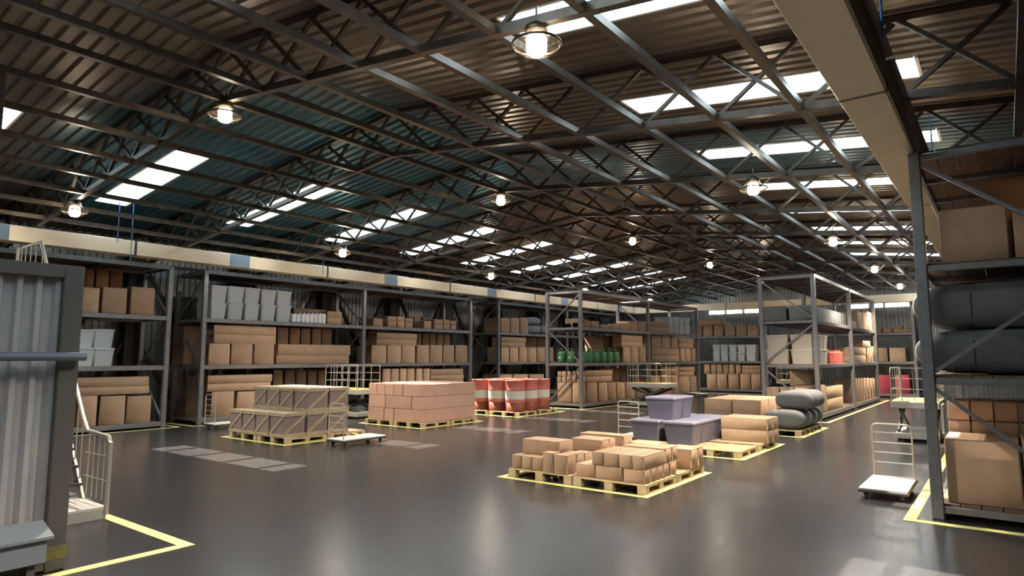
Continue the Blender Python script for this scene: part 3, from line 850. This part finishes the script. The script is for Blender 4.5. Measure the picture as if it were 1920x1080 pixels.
for ln in G.strip().splitlines():
    p = ln.split()
    if p[0] == 'm1' and p[1] in ('bigtub', 'grey'): continue
    rows.append([p[0], p[1], *[float(q) for q in p[2:8]], int(p[8])])
# deeper repeats along the tall island rack and the gas bottle rack that the photograph shows in perspective
for j in range(4):
    for xa, xb in ((-6.38, -5.66), (-5.60, -4.90)):
        for z0, z1 in ((1.77, 2.25), (2.25, 2.73)):
            rows.append(['m1', 'bigtub', xa, xb, 22.32+.575*j, 22.32+.575*j+.55, z0, z1, 1])
for j in range(12):
    for xa, xb in ((-6.38, -5.66), (-5.58, -4.90)):
        rows.append(['m1', 'grey', xa, xb, 22.32+.475*j, 22.32+.475*j+.43, 3.20, 3.68, 2])
for a, b in ((.18, .60), (.60, 1.02)): rows.append(['r2b', 'long', -20.02, -19.42, 19.77, 21.87, a, b, 0])
_k = 0
for r in rows:
    if r[0] == 'm1' and r[1] == 'long' and r[8] == 0: r[6], r[7] = ((.20, .58), (.58, .98))[_k]; _k += 1
for xa in (-6.4, -5.6):
    rows.append(['m1', 'carton', xa, xa+.75, 25.3, 26.2, .18, 1.5, 0]) if xa < -6 else None
seen = {}
cam_f = lambda x, y: math.atan2(x, y)
items = []
for r in rows:
    rk, kd, x0, x1, y0, y1, z0, z1, lv = r
    d = DK[lv]
    if abs(z0-(.2, 1.78, 3.2)[lv]) < .03: z0 = d
    if rk == 'm1' and kd in ('long',) : z0 = z0
    up = z0 > d+.08
    back = False
    if rk in ('r1', 'r2a', 'r2b', 'r4'): back = x1 < -19.6
    if rk in ('r3a', 'r3b'): back = x1 < -13.9 and y0 > 22.6
    lay = 0
    if up:
        lay = 1
        for q in rows:
            if q[0] == rk and q[8] == lv and abs(q[7]-z0) < .06 and q[6] > d+.08 and min(q[3], x1)-max(q[2], x0) > .02 and min(q[5], y1)-max(q[4], y0) > .02: lay = 2
    if kd in ('grey', 'bigtub'): lay = 3 if x0 < -6 else 4
    items.append((rk, lv, kd, 'back' if back else ('top' if lay == 2 else 'second' if lay == 1 else ('left column' + (' upper' if z0 > 2 and z0 < 3 else '')) if lay == 3 else ('right column' + (' upper' if z0 > 2 and z0 < 3 else '')) if lay == 4 else 'front'), cam_f((x0+x1)/2, (y0+y1)/2), x0, x1, y0, y1, z0, z1))
from collections import defaultdict
grp = defaultdict(list)
for it in items: grp[it[:4]].append(it)
for key, L in grp.items():
    rk, lv, kd, layer = key
    L.sort(key=lambda q: q[4])
    if layer[:4] in ('left', 'righ') and 'column' in layer: L.sort(key=lambda q: q[7])
    LW = {'back': 'back row', 'top': 'top of stack', 'second': 'stacked row', 'front': 'lowest row'}.get(layer, layer)
    for i, it in enumerate(L):
        x0, x1, y0, y1, z0, z1 = it[5:]
        if kd in ('carton', 'long'):
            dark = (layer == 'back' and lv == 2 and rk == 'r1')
            o = carton(x0+.006, x1-.006, y0+.006, y1-.006, z0, z1-.002, 'carton_dark' if dark else 'carton_lit' if rk in ('m1', 'm2') else 'carton', 'cardboard_box' if kd == 'carton' else 'long_carton')
        elif kd == 'redbox': o = carton(x0, x1, y0, y1, z0, z1, 'red_box', 'red_box')
        elif kd == 'tub': o = tub(x0-.04, x1+.0, y0-.05, y1+.05, z0, z1-.002, 'tub_white')
        elif kd == 'bigtub': o = tub(x0, x1, y0, y1, z0, z1-.002, 'tub_beige')
        elif kd == 'can': o = jerrycan(x0, x1, y0, y1, z0, z1, 'can_white')
        elif kd == 'red': o = jerrycan(x0, x1, y0, y1, z0, z1+.06, 'red_plastic')
        elif kd == 'grey': o = carton(x0, x1, y0, y1, z0, z1, 'grey_crate', 'grey_crate')
        elif kd == 'sack': o = sack(x0, x1, y0, y1, z0, z1-.002, 'sack_blue')
        elif kd == 'gas':
            r_ = .19; o = gas_bottle(x0+.22 if (x1-x0) < .45 else x1-.22, (y0+y1)/2 if (x1-x0) > .45 else y0+.22, z0, r_, .60)
        n_ = len(L)
        pos = 'only one' if n_ == 1 else ('%s from %s' % (ORD[i], 'the front' if 'column' in layer else 'left'))
        col, cat, gr = KN[kd]
        if kd == 'carton' and rk == 'r1' and layer == 'back': col = 'darker brown box'
        tag(o, '%s, %s, %s, %s shelf, %s' % (col, pos, LW, SH[lv], RN[rk]), cat, '%s on the %s shelf, %s' % (gr, SH[lv], RN[rk]))

# ------------------------------------------------------------------ right edge rack goods
for j in range(3):
    for i, (za, zb) in enumerate(((1.775, 2.36), (2.36, 2.975))):
        o = sack(-.97, .98, 9.95+.80*j, 9.95+.80*j+.79, za, zb, 'sack', -.33 if False else .32*-1)
        tag(o, 'big charcoal sack, %s layer, %s row of the right edge rack' % (['lower', 'upper'][i], ['front', 'middle', 'rear'][j]), 'sack', 'charcoal sacks on the right edge rack')
for i in range(5):
    for j, (za, zb) in enumerate(((.86, 1.125), (1.13, 1.40))):
        x = -.70+.265*i
        o = carton(x, x+.255, 11.0, 11.5, za, zb)
        tag(o, 'small brown box, %s from left, %s row, bottom shelf, right edge rack' % (ORD[i], ['lower', 'upper'][j]), 'box', 'small boxes on the right edge rack')
for i in range(2):
    x = -.70+.70*i
    o = carton(x, x+.69, 10.95, 11.75, .18, .858)
    tag(o, 'brown box under the small boxes, %s, right edge rack' % ['left', 'right'][i], 'box', 'hidden boxes on the right edge rack')
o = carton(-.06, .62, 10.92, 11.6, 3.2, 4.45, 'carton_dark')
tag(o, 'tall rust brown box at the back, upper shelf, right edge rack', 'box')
for i, (x, y, w, d, h) in enumerate([(-.7, 13.2, .8, .9, .8), (-.7, 14.3, .8, .9, .8)]):
    for lv in (0, 1, 2):
        o = carton(x, x+w, y, y+d, DK[lv], DK[lv]+h)
        tag(o, 'brown box deep in the right edge rack, %s shelf, %s back' % (SH[lv], ORD[i]), 'box', 'boxes deep in the right edge rack')

# ------------------------------------------------------------------ floor markings
LWD = .11
def marking(x0, x1, y0, y1, label, sides='LRNF', w=LWD):
    cx, cy = (x0+x1)/2, (y0+y1)/2; m = MB(); z = .004
    if 'L' in sides: m.box(x0, x0+w, y0, y1, .0005, z)
    if 'R' in sides: m.box(x1-w, x1, y0, y1, .0005, z)
    if 'N' in sides: m.box(x0, x1, y0, y0+w, .0005, z-.0004)
    if 'F' in sides: m.box(x0, x1, y1-w, y1, .0005, z-.0004)
    o = m.build('floor_marking', 'yellow', org=(cx, cy, 0)); tag(o, label, 'floor marking', 'yellow floor markings')
marking(-6.94, -4.19, 8.66, 11.22, 'yellow square line around the central pallets of small boxes')
marking(-10.6, -7.05, -1.5, 3.63, 'yellow corner line around the container at lower left', w=.13)
marking(-15.97, -13.17, 8.72, 11.3, 'yellow line around the pallet of wooden crates')
marking(-15.9, -13.16, 13.05, 15.85, 'yellow line around the pallet of long pinkish cartons')
marking(-15.9, -13.05, 17.45, 20.4, 'yellow line around the pallet of red drums')
marking(-6.94, -4.17, 12.9, 15.85, 'yellow line around the pallet of lilac grey tubs')
marking(-6.94, -4.12, 17.35, 20.2, 'yellow line around the pallet of grey sacks')
marking(-1.14, 1.9, 9.42, 16.3, 'yellow line around the right edge rack', 'LNF', .13)
marking(-6.8, -4.40, 21.7, 34.6, 'yellow line around the tall free-standing rack')
marking(-15.3, -12.98, 21.55, 34.6, 'yellow line around the gas bottle rack', w=.09)
marking(-21.5, -19.1, 2.0, 9.25, 'yellow line in front of the nearest left wall rack', 'RF', .09)
marking(-21.5, -18.95, 9.5, 22.7, 'yellow line in front of the long left wall rack', 'RN', .09)

# ------------------------------------------------------------------ pallets
def make_pallet(x0, x1, y0, y1):
    t = empty('wooden_pallet', ((x0+x1)/2, (y0+y1)/2, 0)); hx, hy = (x1-x0)/2, (y1-y0)/2
    m = MB(); nb = 6; p = 2*hy/nb
    for i in range(nb): m.bbox(-hx, hx, -hy+i*p+.02, -hy+(i+1)*p-.035, .118, .14, .003)
    m.build('top_deck', 'pallet', t)
    for x in (-hx, -.07, hx-.14): MB().box(x, x+.14, -hy+.01, hy-.01, .098, .118).build('stringer_board', 'pallet', t)
    for x in (-hx, -.07, hx-.14):
        for y in (-hy+.01, -.06, hy-.13): MB().bbox(x, x+.14, y, y+.12, .022, .098, .003).build('block', 'pallet', t)
    for x in (-hx, -.07, hx-.14): MB().box(x, x+.14, -hy+.01, hy-.01, 0, .022).build('bottom_board', 'pallet', t)
    return t
pal0 = make_pallet(0, 1.24, 0, 1.12); first = True
def pallets(x0, y0, desc, nx=2, ny=2, px=1.28, py=1.18):
    global first
    for j in range(ny):
        for i in range(nx):
            p = pal0 if first else copy_tree(pal0); first = False
            p.location = (x0+px*i+.62, y0+py*j+.56, 0)
            tag(p, 'wooden pallet under the %s, %s %s' % (desc, ['front', 'rear'][j], ['left', 'right'][i]), 'pallet', 'pallets under the '+desc)
pallets(-6.80, 8.80, 'small brown boxes')
pallets(-15.80, 8.86, 'wooden crates')
pallets(-15.76, 13.20, 'long pinkish cartons')
pallets(-15.72, 17.60, 'red drums', 2, 2, 1.28, 1.28)
pallets(-6.80, 13.02, 'lilac tubs and cartons', py=1.3)
pallets(-6.75, 17.50, 'grey sacks and boxes', py=1.28)

# central small boxes
ZT = .141
CB = [('front-left pallet, lower row', [(-6.77,-6.57,8.86,9.40,.36), (-6.56,-6.36,8.86,9.40,.36), (-6.35,-6.13,8.86,9.40,.36), (-6.11,-5.90,8.82,9.02,.46), (-5.89,-5.64,8.82,9.10,.44), (-5.89,-5.64,9.12,9.35,.44), (-5.89,-5.64,9.37,9.62,.42)]),
      ('front-right pallet, lower row', [(-5.50,-5.16,8.86,9.35,.335), (-5.15,-4.69,8.86,9.35,.335), (-4.67,-4.33,8.86,9.09,.335), (-4.67,-4.33,9.10,9.31,.335), (-4.67,-4.33,9.32,9.53,.335), (-4.67,-4.33,9.54,9.74,.335), (-5.12,-4.33,9.80,10.02,.335), (-5.12,-4.40,10.03,10.2,.34)]),
      ('rear-right pallet', [(-4.72,-4.27,10.50,10.80,.46), (-4.72,-4.27,10.82,11.05,.46), (-5.45,-4.86,10.55,10.95,.30)]),
      ('rear-left pallet, lower row', [(-6.35,-5.70,10.05,10.30,.335), (-6.35,-5.70,10.32,10.56,.335), (-6.0,-5.62,9.75,9.98,.36), (-6.55,-5.62,10.70,11.05,.57), (-6.70,-6.40,10.05,10.5,.30)])]
for w, L in CB:
    for i, (a, b, c, d, h) in enumerate(L):
        tag(carton(a, b, c, d, ZT, h, 'carton'), 'small brown box, %s, %s of central stack' % (ORD[i], w), 'box', 'small boxes on the central pallets')
TB = [('front-left pallet', [(-6.74, -5.98, 9.12, 9.55, .362, .60)]),
      ('front-right pallet', [(-5.22,-5.02,8.88,9.66,.337,.54), (-5.01,-4.76,8.88,9.66,.337,.54), (-4.75,-4.54,8.88,9.66,.337,.54), (-4.53,-4.34,8.88,9.66,.337,.54), (-5.10,-4.36,9.70,9.92,.342,.56), (-5.10,-4.36,9.95,10.16,.342,.56)]),
      ('rear-right pallet', [(-5.45, -4.88, 10.56, 10.94, .302, .50)]),
      ('rear-left pallet', [(-6.34,-5.70,10.06,10.30,.337,.55), (-6.34,-5.70,10.32,10.54,.337,.55)])]
for w, L in TB:
    for i, (a, b, c, d, z, h) in enumerate(L):
        tag(carton(a, b, c, d, z, h, 'carton'), 'small brown box on top, %s, %s of central stack' % (ORD[i], w), 'box', 'small boxes on the central pallets')

# wooden crates
def make_crate(w, d, h):
    t = empty('wooden_crate', (0, 0, 0)); hx, hy = w/2, d/2; e = .018; f = .075
    MB().box(-hx+e, hx-e, -hy+e, hy-e, .012, h-.012).build('panel_box', 'crate_panel', t)
    for z in (0, h-f):
        m = MB(); m.box(-hx, hx, -hy, -hy+e, z, z+f); m.box(-hx, hx, hy-e, hy, z, z+f)
        m.box(-hx, -hx+e, -hy+e, hy-e, z, z+f); m.box(hx-e, hx, -hy+e, hy-e, z, z+f); m.build('frame_batten', 'crate_batten', t)
    for s in (-1, 1):
        y = s*(hy-e/2)
        MB().beam((-hx+.03, y, f), (hx-.03, y, h-f), e*.9, .06, up=(0, 0, 1)).build('diagonal_batten', 'crate_batten', t)
        x = s*(hx-e/2)
        MB().beam((x, -hy+.03, f), (x, hy-.03, h-f), e*.9, .06, up=(0, 0, 1)).build('diagonal_batten', 'crate_batten', t)
    MB().box(-hx+.002, hx-.002, -hy+.002, hy-.002, h-.012, h).build('lid', 'crate_batten', t)
    return t
cr0 = make_crate(.575, .60, .552); first = True
CX = [-15.53, -14.94, -14.35, -13.72]
for lay, ys in ((0, (9.16, 9.80, 10.43)), (1, (9.80, 10.43))):
    for j, y in enumerate(ys):
        for i, x in enumerate(CX):
            c = cr0 if first else copy_tree(cr0); first = False
            c.location = (x, y, ZT+.553*lay)
            tag(c, 'battened grey-brown crate, %s layer, %s row, %s from left' % (['lower', 'upper'][lay], ['front', 'second', 'third'][j+lay], ORD[i]), 'crate', 'wooden crates on the left pallet')
# long pinkish cartons
LC = [(.141, .495, [(-15.64,-14.93), (-14.91,-14.50), (-14.48,-13.38)]), (.496, .865, [(-15.62,-14.87), (-14.85,-13.76), (-13.74,-13.38)]),
      (.866, 1.215, [(-15.63,-15.28), (-15.27,-14.90), (-14.89,-14.52), (-14.51,-14.13), (-14.11,-13.38)])]
for k, (a, b, L) in enumerate(LC):
    for i, (x0, x1) in enumerate(L):
        tag(carton(x0, x1, 13.22, 15.62, a, b, 'carton_pink', 'long_carton'), 'long pinkish carton on the pallet, %s layer, %s from left' % (['bottom', 'middle', 'top'][k], ORD[i]), 'carton', 'long pinkish cartons on the pallet')
# red drums
def make_drum(r=.345, h=1.07):
    t = empty('steel_drum', (0, 0, 0)); b = [0, .27, .62, h]
    MB().lathe([(r*.97, 0), (r*1.015, .01), (r*1.015, .03), (r, .045), (r, .30)], 32).build('rusty_base', 'drum_rust', t, True)
    MB().lathe([(r, .30), (r*1.0, .355), (r*1.02, .375), (r, .395), (r, .42)], 32, cap=False).build('drum_wall', 'drum_red', t, True)
    MB().lathe([(r*1.003, .42), (r*1.003, .70)], 32, cap=False).build('white_band', 'drum_white', t, True)
    MB().lathe([(r, .70), (r*1.02, .725), (r, .745), (r, h-.04), (r*1.015, h-.03), (r*1.015, h), (r*.96, h), (r*.955, h-.02)], 32).build('drum_top', 'drum_red', t, True)
    MB().lathe([(.035, h-.02), (.035, h-.002), (.02, h)], 12, cx=r*.6).build('bung', 'steel_bright', t)
    return t
dr0 = make_drum(); first = True
for j in range(3):
    for i in range(3):
        d = dr0 if first else copy_tree(dr0); first = False
        d.location = (-13.62-.76*i, 18.02+.76*j, ZT); d.rotation_euler.z = (i*2.1+j*1.3) % 6.28
        tag(d, 'red drum with white band, %s row, %s from the right' % (['front', 'middle', 'rear'][j], ORD[i]), 'drum', 'red drums on the pallet')
# lilac tubs
k = 0
for i, x0 in enumerate((-6.78, -6.0)):
    for j in range(4):
        o = tub(x0, x0+.72, 13.2+.56*j, 13.2+.56*j+.54, ZT, .63, 'tub_lilac', k=.80)
        tag(o, 'lilac grey lidded tub, bottom layer, %s column, %s back' % (['left', 'right'][i], ORD[j]), 'tub', 'lilac grey tubs on the pallet')
for j in range(2):
    o = tub(-6.52, -5.80, 13.45+.56*j, 13.45+.56*j+.54, .632, 1.12, 'tub_lilac', k=.80)
    tag(o, 'lilac grey lidded tub on top, %s' % ['front', 'rear'][j], 'tub', 'lilac grey tubs on the pallet')
# long cartons beside the tubs
for j in range(2):
    for i, (a, b) in enumerate(((ZT, .40), (.401, .66))):
        o = carton(-5.22, -4.20, 14.62+.43*j, 15.03+.43*j, a, b, 'carton_lit', 'long_carton')
        tag(o, 'long carton behind the lilac tubs, %s layer, %s' % (['lower', 'upper'][i], ['front', 'rear'][j]), 'carton', 'long cartons behind the tubs')
# pair of boxes and sacks
for j in range(3):
    for i, x0 in enumerate((-6.72, -5.95)):
        o = carton(x0, x0+.75, 17.58+.72*j, 17.58+.72*j+.70, ZT, .86)
        tag(o, 'large brown box beside the sacks, %s row, %s' % (['front', 'middle', 'rear'][j], ['left', 'right'][i]), 'box', 'large boxes beside the grey sacks')
for j in range(4):
    o = sack(-5.18, -4.18, 17.60+.60*j, 17.60+.60*j+.60, ZT, .64, 'sack', -.3)
    tag(o, 'grey sack on the pallet floor, %s from the front' % ORD[j], 'sack', 'grey sacks stacked on the pallet')
for j in range(3):
    o = sack(-4.98, -4.05, 17.95+.60*j, 17.95+.60*j+.60, .62, 1.11, 'sack', -.1)
    tag(o, 'grey sack on the upper layer, %s from the front' % ORD[j], 'sack', 'grey sacks stacked on the pallet')

# ------------------------------------------------------------------ platform carts
def make_cart(w=.60, d=1.25, hh=.95):
    """handle at +y end, deck from y=0 to y=d"""
    t = empty('platform_cart', (0, 0, 0)); hx = w/2
    MB().bbox(-hx, hx, 0, d, .125, .15, .006).build('deck', 'cart_deck', t)
    MB().bbox(-hx-.01, hx+.01, -.01, d+.01, .085, .126, .008).build('frame', 'cart_body', t)
    R = .07; zt = hh; y = d-.03; p = [(-hx+.03, y, .14), (-hx+.03, y, zt-R)]
    for a in range(1, 5): th = math.pi-a*math.pi/8; p.append((-hx+.03+R+R*math.cos(th), y, zt-R+R*math.sin(th)))
    for a in range(0, 5): th = math.pi/2-a*math.pi/8; p.append((hx-.03-R+R*math.cos(th), y, zt-R+R*math.sin(th)))
    p.append((hx-.03, y, .14))
    MB().tube(p, .013, 8).build('handle_frame', 'tube', t)
    for i in range(4):
        z = .36+(zt-.36-.07)*(i+.0)/3.4+.0
        MB().tube([(-hx+.03, y, z), (hx-.03, y, z)], .009, 6).build('rung', 'tube', t)
    for x in (-hx+.08, hx-.08):
        for yy in (.10, d-.12):
            w_ = MB(); w_.v = []; m = MB()
            ring = MB().lathe([(.015, -.018), (.041, -.018), (.046, -.01), (.046, .01), (.041, .018), (.015, .018)], 20)
            vs = [(z, a*1.0, b) for a, b, z in ring.v]   # turn the axle onto x
            m.add([(vx+x, vy+yy, vz+.046) for vx, vy, vz in vs], ring.f)
            wh = m.build('wheel', 'rubber', t)
            MB().box(x-.022, x+.022, yy-.014, yy+.014, .032, .060).build('hub', 'hub', wh)
            MB().box(x-.032, x-.022, yy-.02, yy+.02, .046, .086).build('wheel_fork', 'cart_body', t)
            MB().box(x+.022, x+.032, yy-.02, yy+.02, .046, .086).build('wheel_fork', 'cart_body', t)
    return t
ct0 = make_cart()
carts = [((-1.50, 10.52), 0, 'pale flatbed cart on the floor at the right, beside the big rack'),
         ((-12.24, 10.65), 180, 'pale flatbed cart in front of the wooden crates'),
         ((-7.2, 15.2), 180, 'pale flatbed cart behind the lilac tubs'),
         ((-17.95, 10.7), 180, 'pale flatbed cart beside the long left wall rack'),
         ((-12.35, 32.3), 60, 'pale flatbed cart at the far end of the gas bottle rack')]
for i, ((x, y), rz, lab) in enumerate(carts):
    c = ct0 if i == 0 else copy_tree(ct0)
    c.location = (x, y, 0); c.rotation_euler.z = math.radians(rz); tag(c, lab, 'cart', 'flatbed platform carts')

# ------------------------------------------------------------------ scissor lifts
def make_lift(L=1.75, W=1.0, ztop_=.95):
    t = empty('scissor_lift_table', (0, 0, 0)); hx, hy = L/2, W/2
    MB().bbox(-hx, hx, -hy, hy, ztop_-.17, ztop_-.012, .01).build('platform', 'lift', t)
    MB().box(-hx+.01, hx-.01, -hy+.01, hy-.01, ztop_-.012, ztop_).build('platform_top', 'yellow_deck', t)
    MB().bbox(-hx+.05, hx-.05, -hy+.05, hy-.05, .06, .20, .01).build('base', 'lift', t)
    for s in (-1, 1):
        y = s*(hy-.12)
        MB().beam((-hx+.15, y, .22), (hx-.15, y, ztop_-.2), .05, .10).build('scissor_arm', 'lift_dark', t)
        MB().beam((-hx+.15, y-.055*s, ztop_-.2), (hx-.15, y-.055*s, .22), .05, .10).build('scissor_arm', 'lift_dark', t)
        for x in (-hx+.18, hx-.18):
            MB().tube([(x, y-.02, .06), (x, y+.02, .06)], .06, 14).build('wheel', 'rubber', t)
    for s in (-1, 1):
        m = MB(); y = s*(hy-.03); z0, z1 = ztop_, ztop_+.78; R = .12; x0 = -hx+.03; x1 = hx-.03
        p = [(x0, y, z0), (x0, y, z1-R), (x0+R*.3, y, z1-R*.3), (x0+R, y, z1), (x1, y, z1), (x1, y, z0)]
        m.tube(p, .017, 6)
        for z in (z0+.28, z0+.53): m.tube([(x0, y, z), (x1, y, z)], .010, 6)
        for x in (x0+.45, x0+.85, x0+1.25): m.tube([(x, y, z0), (x, y, z1)], .010, 6)
        m.build('guard_rail', 'tube', t)
    m = MB(); x = -hx+.03
    for z in (ztop_+.28, ztop_+.53, ztop_+.78): m.tube([(x, -hy+.03, z), (x, hy-.03, z)], .010, 6)
    for y in (-.25, .0, .25): m.tube([(x, y, ztop_), (x, y, ztop_+.78)], .010, 6)
    m.build('end_rail', 'tube', t)
    return t
lf0 = make_lift()
lifts = [((-11.55, 24.55), 0, 'scissor lift table with rails in front of the gas bottle rack'),
         ((-17.75, 14.3), 0, 'scissor lift table with rails between the crates and pinkish cartons'),
         ((-1.79, 18.92), 90, 'scissor lift table with rails beside the big right rack'),
         ((-7.6, 31.6), 0, 'scissor lift table seen through the tall free-standing rack')]
for i, ((x, y), rz, lab) in enumerate(lifts):
    c = lf0 if i == 0 else copy_tree(lf0)
    c.location = (x, y, 0); c.rotation_euler.z = math.radians(rz); tag(c, lab, 'lift table', 'scissor lift tables')
    if i == 2: MB().bbox(-.86, -.30, -.56, -.51, .22, .90, .01).build('side_panel', 'label_cream', c)

# ------------------------------------------------------------------ container at lower left
XC = -7.25
t = empty('storage_container', (XC-1.2, 1.2, 0)); tag(t, 'blue-grey corrugated container with charcoal frame at left edge', 'container')
ox, oy = XC-1.2, 1.2
def CBx(m, x0, x1, y0, y1, z0, z1, c=.01): return m.bbox(x0-ox, x1-ox, y0-oy, y1-oy, z0, z1, c)
for x in (XC-.17, XC-2.4):
    for y in (-1.0, 2.31):
        po = CBx(MB(), x, x+.17, y, y+.17, 0, 2.9).build('corner_post', 'frame_dark', t)
        if x > XC-1 and y > 2: CBx(MB(), x-.002, x+.172, y-.002, y+.172, .11, .23, .002).build('yellow_band', mat('worn_yellow_band', (.16, .14, .03), .6, rgb2=(.10, .09, .04), nscale=7), po)
for x in (XC-.17, XC-2.4):
    CBx(MB(), x, x+.17, -.83, 2.31, 2.77, 2.9).build('top_rail', 'frame_dark', t)
    CBx(MB(), x, x+.17, -.83, 2.31, 0.02, .14).build('bottom_rail', 'frame_dark', t)
for y in (-1.0, 2.31):
    CBx(MB(), XC-2.23, XC-.17, y, y+.17, 2.77, 2.9).build('top_rail', 'frame_dark', t)
m = MB(); sm = corr(-.83, 2.32, .155, .05)
N_ = len(sm); vs = []
for z in (.14, 2.77): vs += [(XC-.12+h-ox, y-oy, z) for y, h in sm]
m.add(vs, [(i, i+1, N_+i+1, N_+i) for i in range(N_-1)])
m.build('corrugated_panel', 'panel_blue', t)
m = MB(); sm = corr(XC-2.23, XC-.17, .155, .05); N_ = len(sm); vs = []
for z in (.14, 2.77): vs += [(x-ox, 2.36+h-oy, z) for x, h in sm]
m.add(vs, [(i, N_+i, N_+i+1, i+1) for i in range(N_-1)])
m.build('corrugated_end', 'panel_blue', t)
MB().box(-1.03, 1.03, -2.0, 1.2, 2.80, 2.84).build('roof_sheet', 'panel_blue', t)
m = MB(); m.tube([(XC+.10-ox, -.9-oy, 2.01), (XC+.10-ox, 2.47-oy, 2.01), (XC+.10-ox, 2.50-oy, 2.01)], .042, 14)
for y in (.3, 1.3, 2.3): m.beam((XC-ox, y-oy, 2.01), (XC+.1-ox, y-oy, 2.01), .03, .03)
m.build('push_bar', 'bar_blue', t, False)
b = empty('tool_box', (XC+.16, 1.2, 0)); tag(b, 'slate blue metal box on legs at the lower left corner', 'metal box')
MB().bbox(-.14, .14, -1.6, 1.03, .17, .40, .01).build('box_body', 'box_blue', b)
MB().add([(-.14, -1.6, .50), (-.14, 1.07, .50), (.17, 1.07, .405), (.17, -1.6, .405), (-.14, -1.6, .47), (-.14, 1.07, .47), (.17, 1.07, .38), (.17, -1.6, .38)],
         [(0, 3, 2, 1), (4, 5, 6, 7), (0, 1, 5, 4), (1, 2, 6, 5), (2, 3, 7, 6), (3, 0, 4, 7)]).build('sloped_lid', 'box_blue', b)
for y in (-1.4, .9): MB().box(-.1, .1, y, y+.06, 0, .17).build('leg', 'frame_dark', b)

# ------------------------------------------------------------------ rolling stairs behind the container
t = empty('rolling_stairs', (-9.3, 3.1, 0)); tag(t, 'pale tube-railed rolling stairs rising behind the container', 'rolling stairs')
def V(x, y, z): return (x+9.3, y-3.1, z)
X0, X1 = -9.05, -12.0        # foot and head in plan
MB().add([], []).box(*(0, .0, 0, 0, 0, 0)) if False else None
p = MB(); p.box(-.72, .22, -.45, .42, .115, .15); p.build('foot_platform', 'cart_deck', t)
sk = MB(); sk.add([(-.35, -.45, .115), (.22, -.45, .115), (.22, -.45, .0), (-.35, -.43, .115), (.22, -.43, .115), (.22, -.43, .0)], [(0, 2, 1), (3, 4, 5), (0, 1, 4, 3), (1, 2, 5, 4), (2, 0, 3, 5)]); sk.add([(-.35, .42, .115), (.22, .42, .115), (.22, .42, .0), (-.35, .40, .115), (.22, .40, .115), (.22, .40, .0)], [(0, 1, 2), (3, 5, 4), (0, 3, 4, 1), (1, 4, 5, 2), (2, 5, 3, 0)]); sk.box(.195, .215, -.43, .40, 0, .115); sk.build('skirt', 'lift', t)
ns = 13
for i in range(ns):
    x = -9.95-.165*(i+.3); z = .34+.215*i
    MB().box(x-.12+9.3, x+.12+9.3, -.45, .42, z-.03, z).build('tread', 'cart_body', t)
for y in (2.66, 3.52):
    MB().beam(V(-9.85, y, .12), V(-12.35, y, 3.15), .03, .12).build('stringer', 'tube', t)
    m = MB()
    m.tube([V(-9.08, y, .05), V(-9.08, y, .93), V(-9.14, y, 1.0), V(-9.82, y, 1.03), V(-10.0, y, 1.2), V(-12.2, y, 3.85), V(-13.3, y, 3.85), V(-13.3, y, 0)], .026, 10)
    m.build('handrail', 'tube', t)
    m = MB()
    for x in (-9.25, -9.42, -9.58, -9.74): m.tube([V(x, y, .2), V(x, y, 1.02)], .008, 6)
    for z in (.45, .75): m.tube([V(-9.08, y, z), V(-9.85, y, z)], .008, 6)
    for i in range(12):
        x = -10.0-.19*i; z = (x+10.0)/(-2.2)*2.65+1.2; m.tube([V(x, y, z-.85 if i else z-1.0), V(x, y, z)], .008, 6)
    for x in (-12.4, -12.65, -12.9, -13.1): m.tube([V(x, y, 3.1), V(x, y, 3.85)], .008, 6)
    m.build('baluster_panel', 'tube', t)
MB().box(-4.0, -3.0, -.45, .42, 3.08, 3.13).build('top_platform', 'cart_deck', t)

# ------------------------------------------------------------------ light and camera
w = bpy.data.worlds.new('daylight'); SC.world = w; w.use_nodes = True
bg = w.node_tree.nodes['Background']; bg.inputs['Color'].default_value = (.72, .90, 1.0, 1); bg.inputs['Strength'].default_value = WORLD
d = bpy.data.lights.new('sun', 'SUN'); d.energy = SUN; d.color = (1.0, .88, .72); d.angle = math.radians(.4)
o = bpy.data.objects.new('sun', d); COL.objects.link(o); o.location = (-20, 10, 20)
o.rotation_euler = Vector((.575, .03, -1)).to_track_quat('-Z', 'Y').to_euler()
R = Matrix(CAMR)
cd = bpy.data.cameras.new('camera'); cam = bpy.data.objects.new('camera', cd); COL.objects.link(cam)
cd.sensor_width = 36; cd.lens = 36*1206.44/1920; cd.clip_end = 300
cam.matrix_world = Matrix.Translation((0, 0, 2.0)) @ R.transposed().to_4x4()
SC.camera = cam
SC.view_settings.view_transform = 'Standard'; SC.view_settings.look = 'None'
SC.view_settings.exposure = EXPO; SC.view_settings.gamma = 1; SC.view_settings.use_curve_mapping = False
SC.cycles.max_bounces = 8; SC.cycles.diffuse_bounces = 4; SC.cycles.glossy_bounces = 4; SC.cycles.transparent_max_bounces = 8
SC.cycles.sample_clamp_indirect = 6; SC.cycles.use_light_tree = True
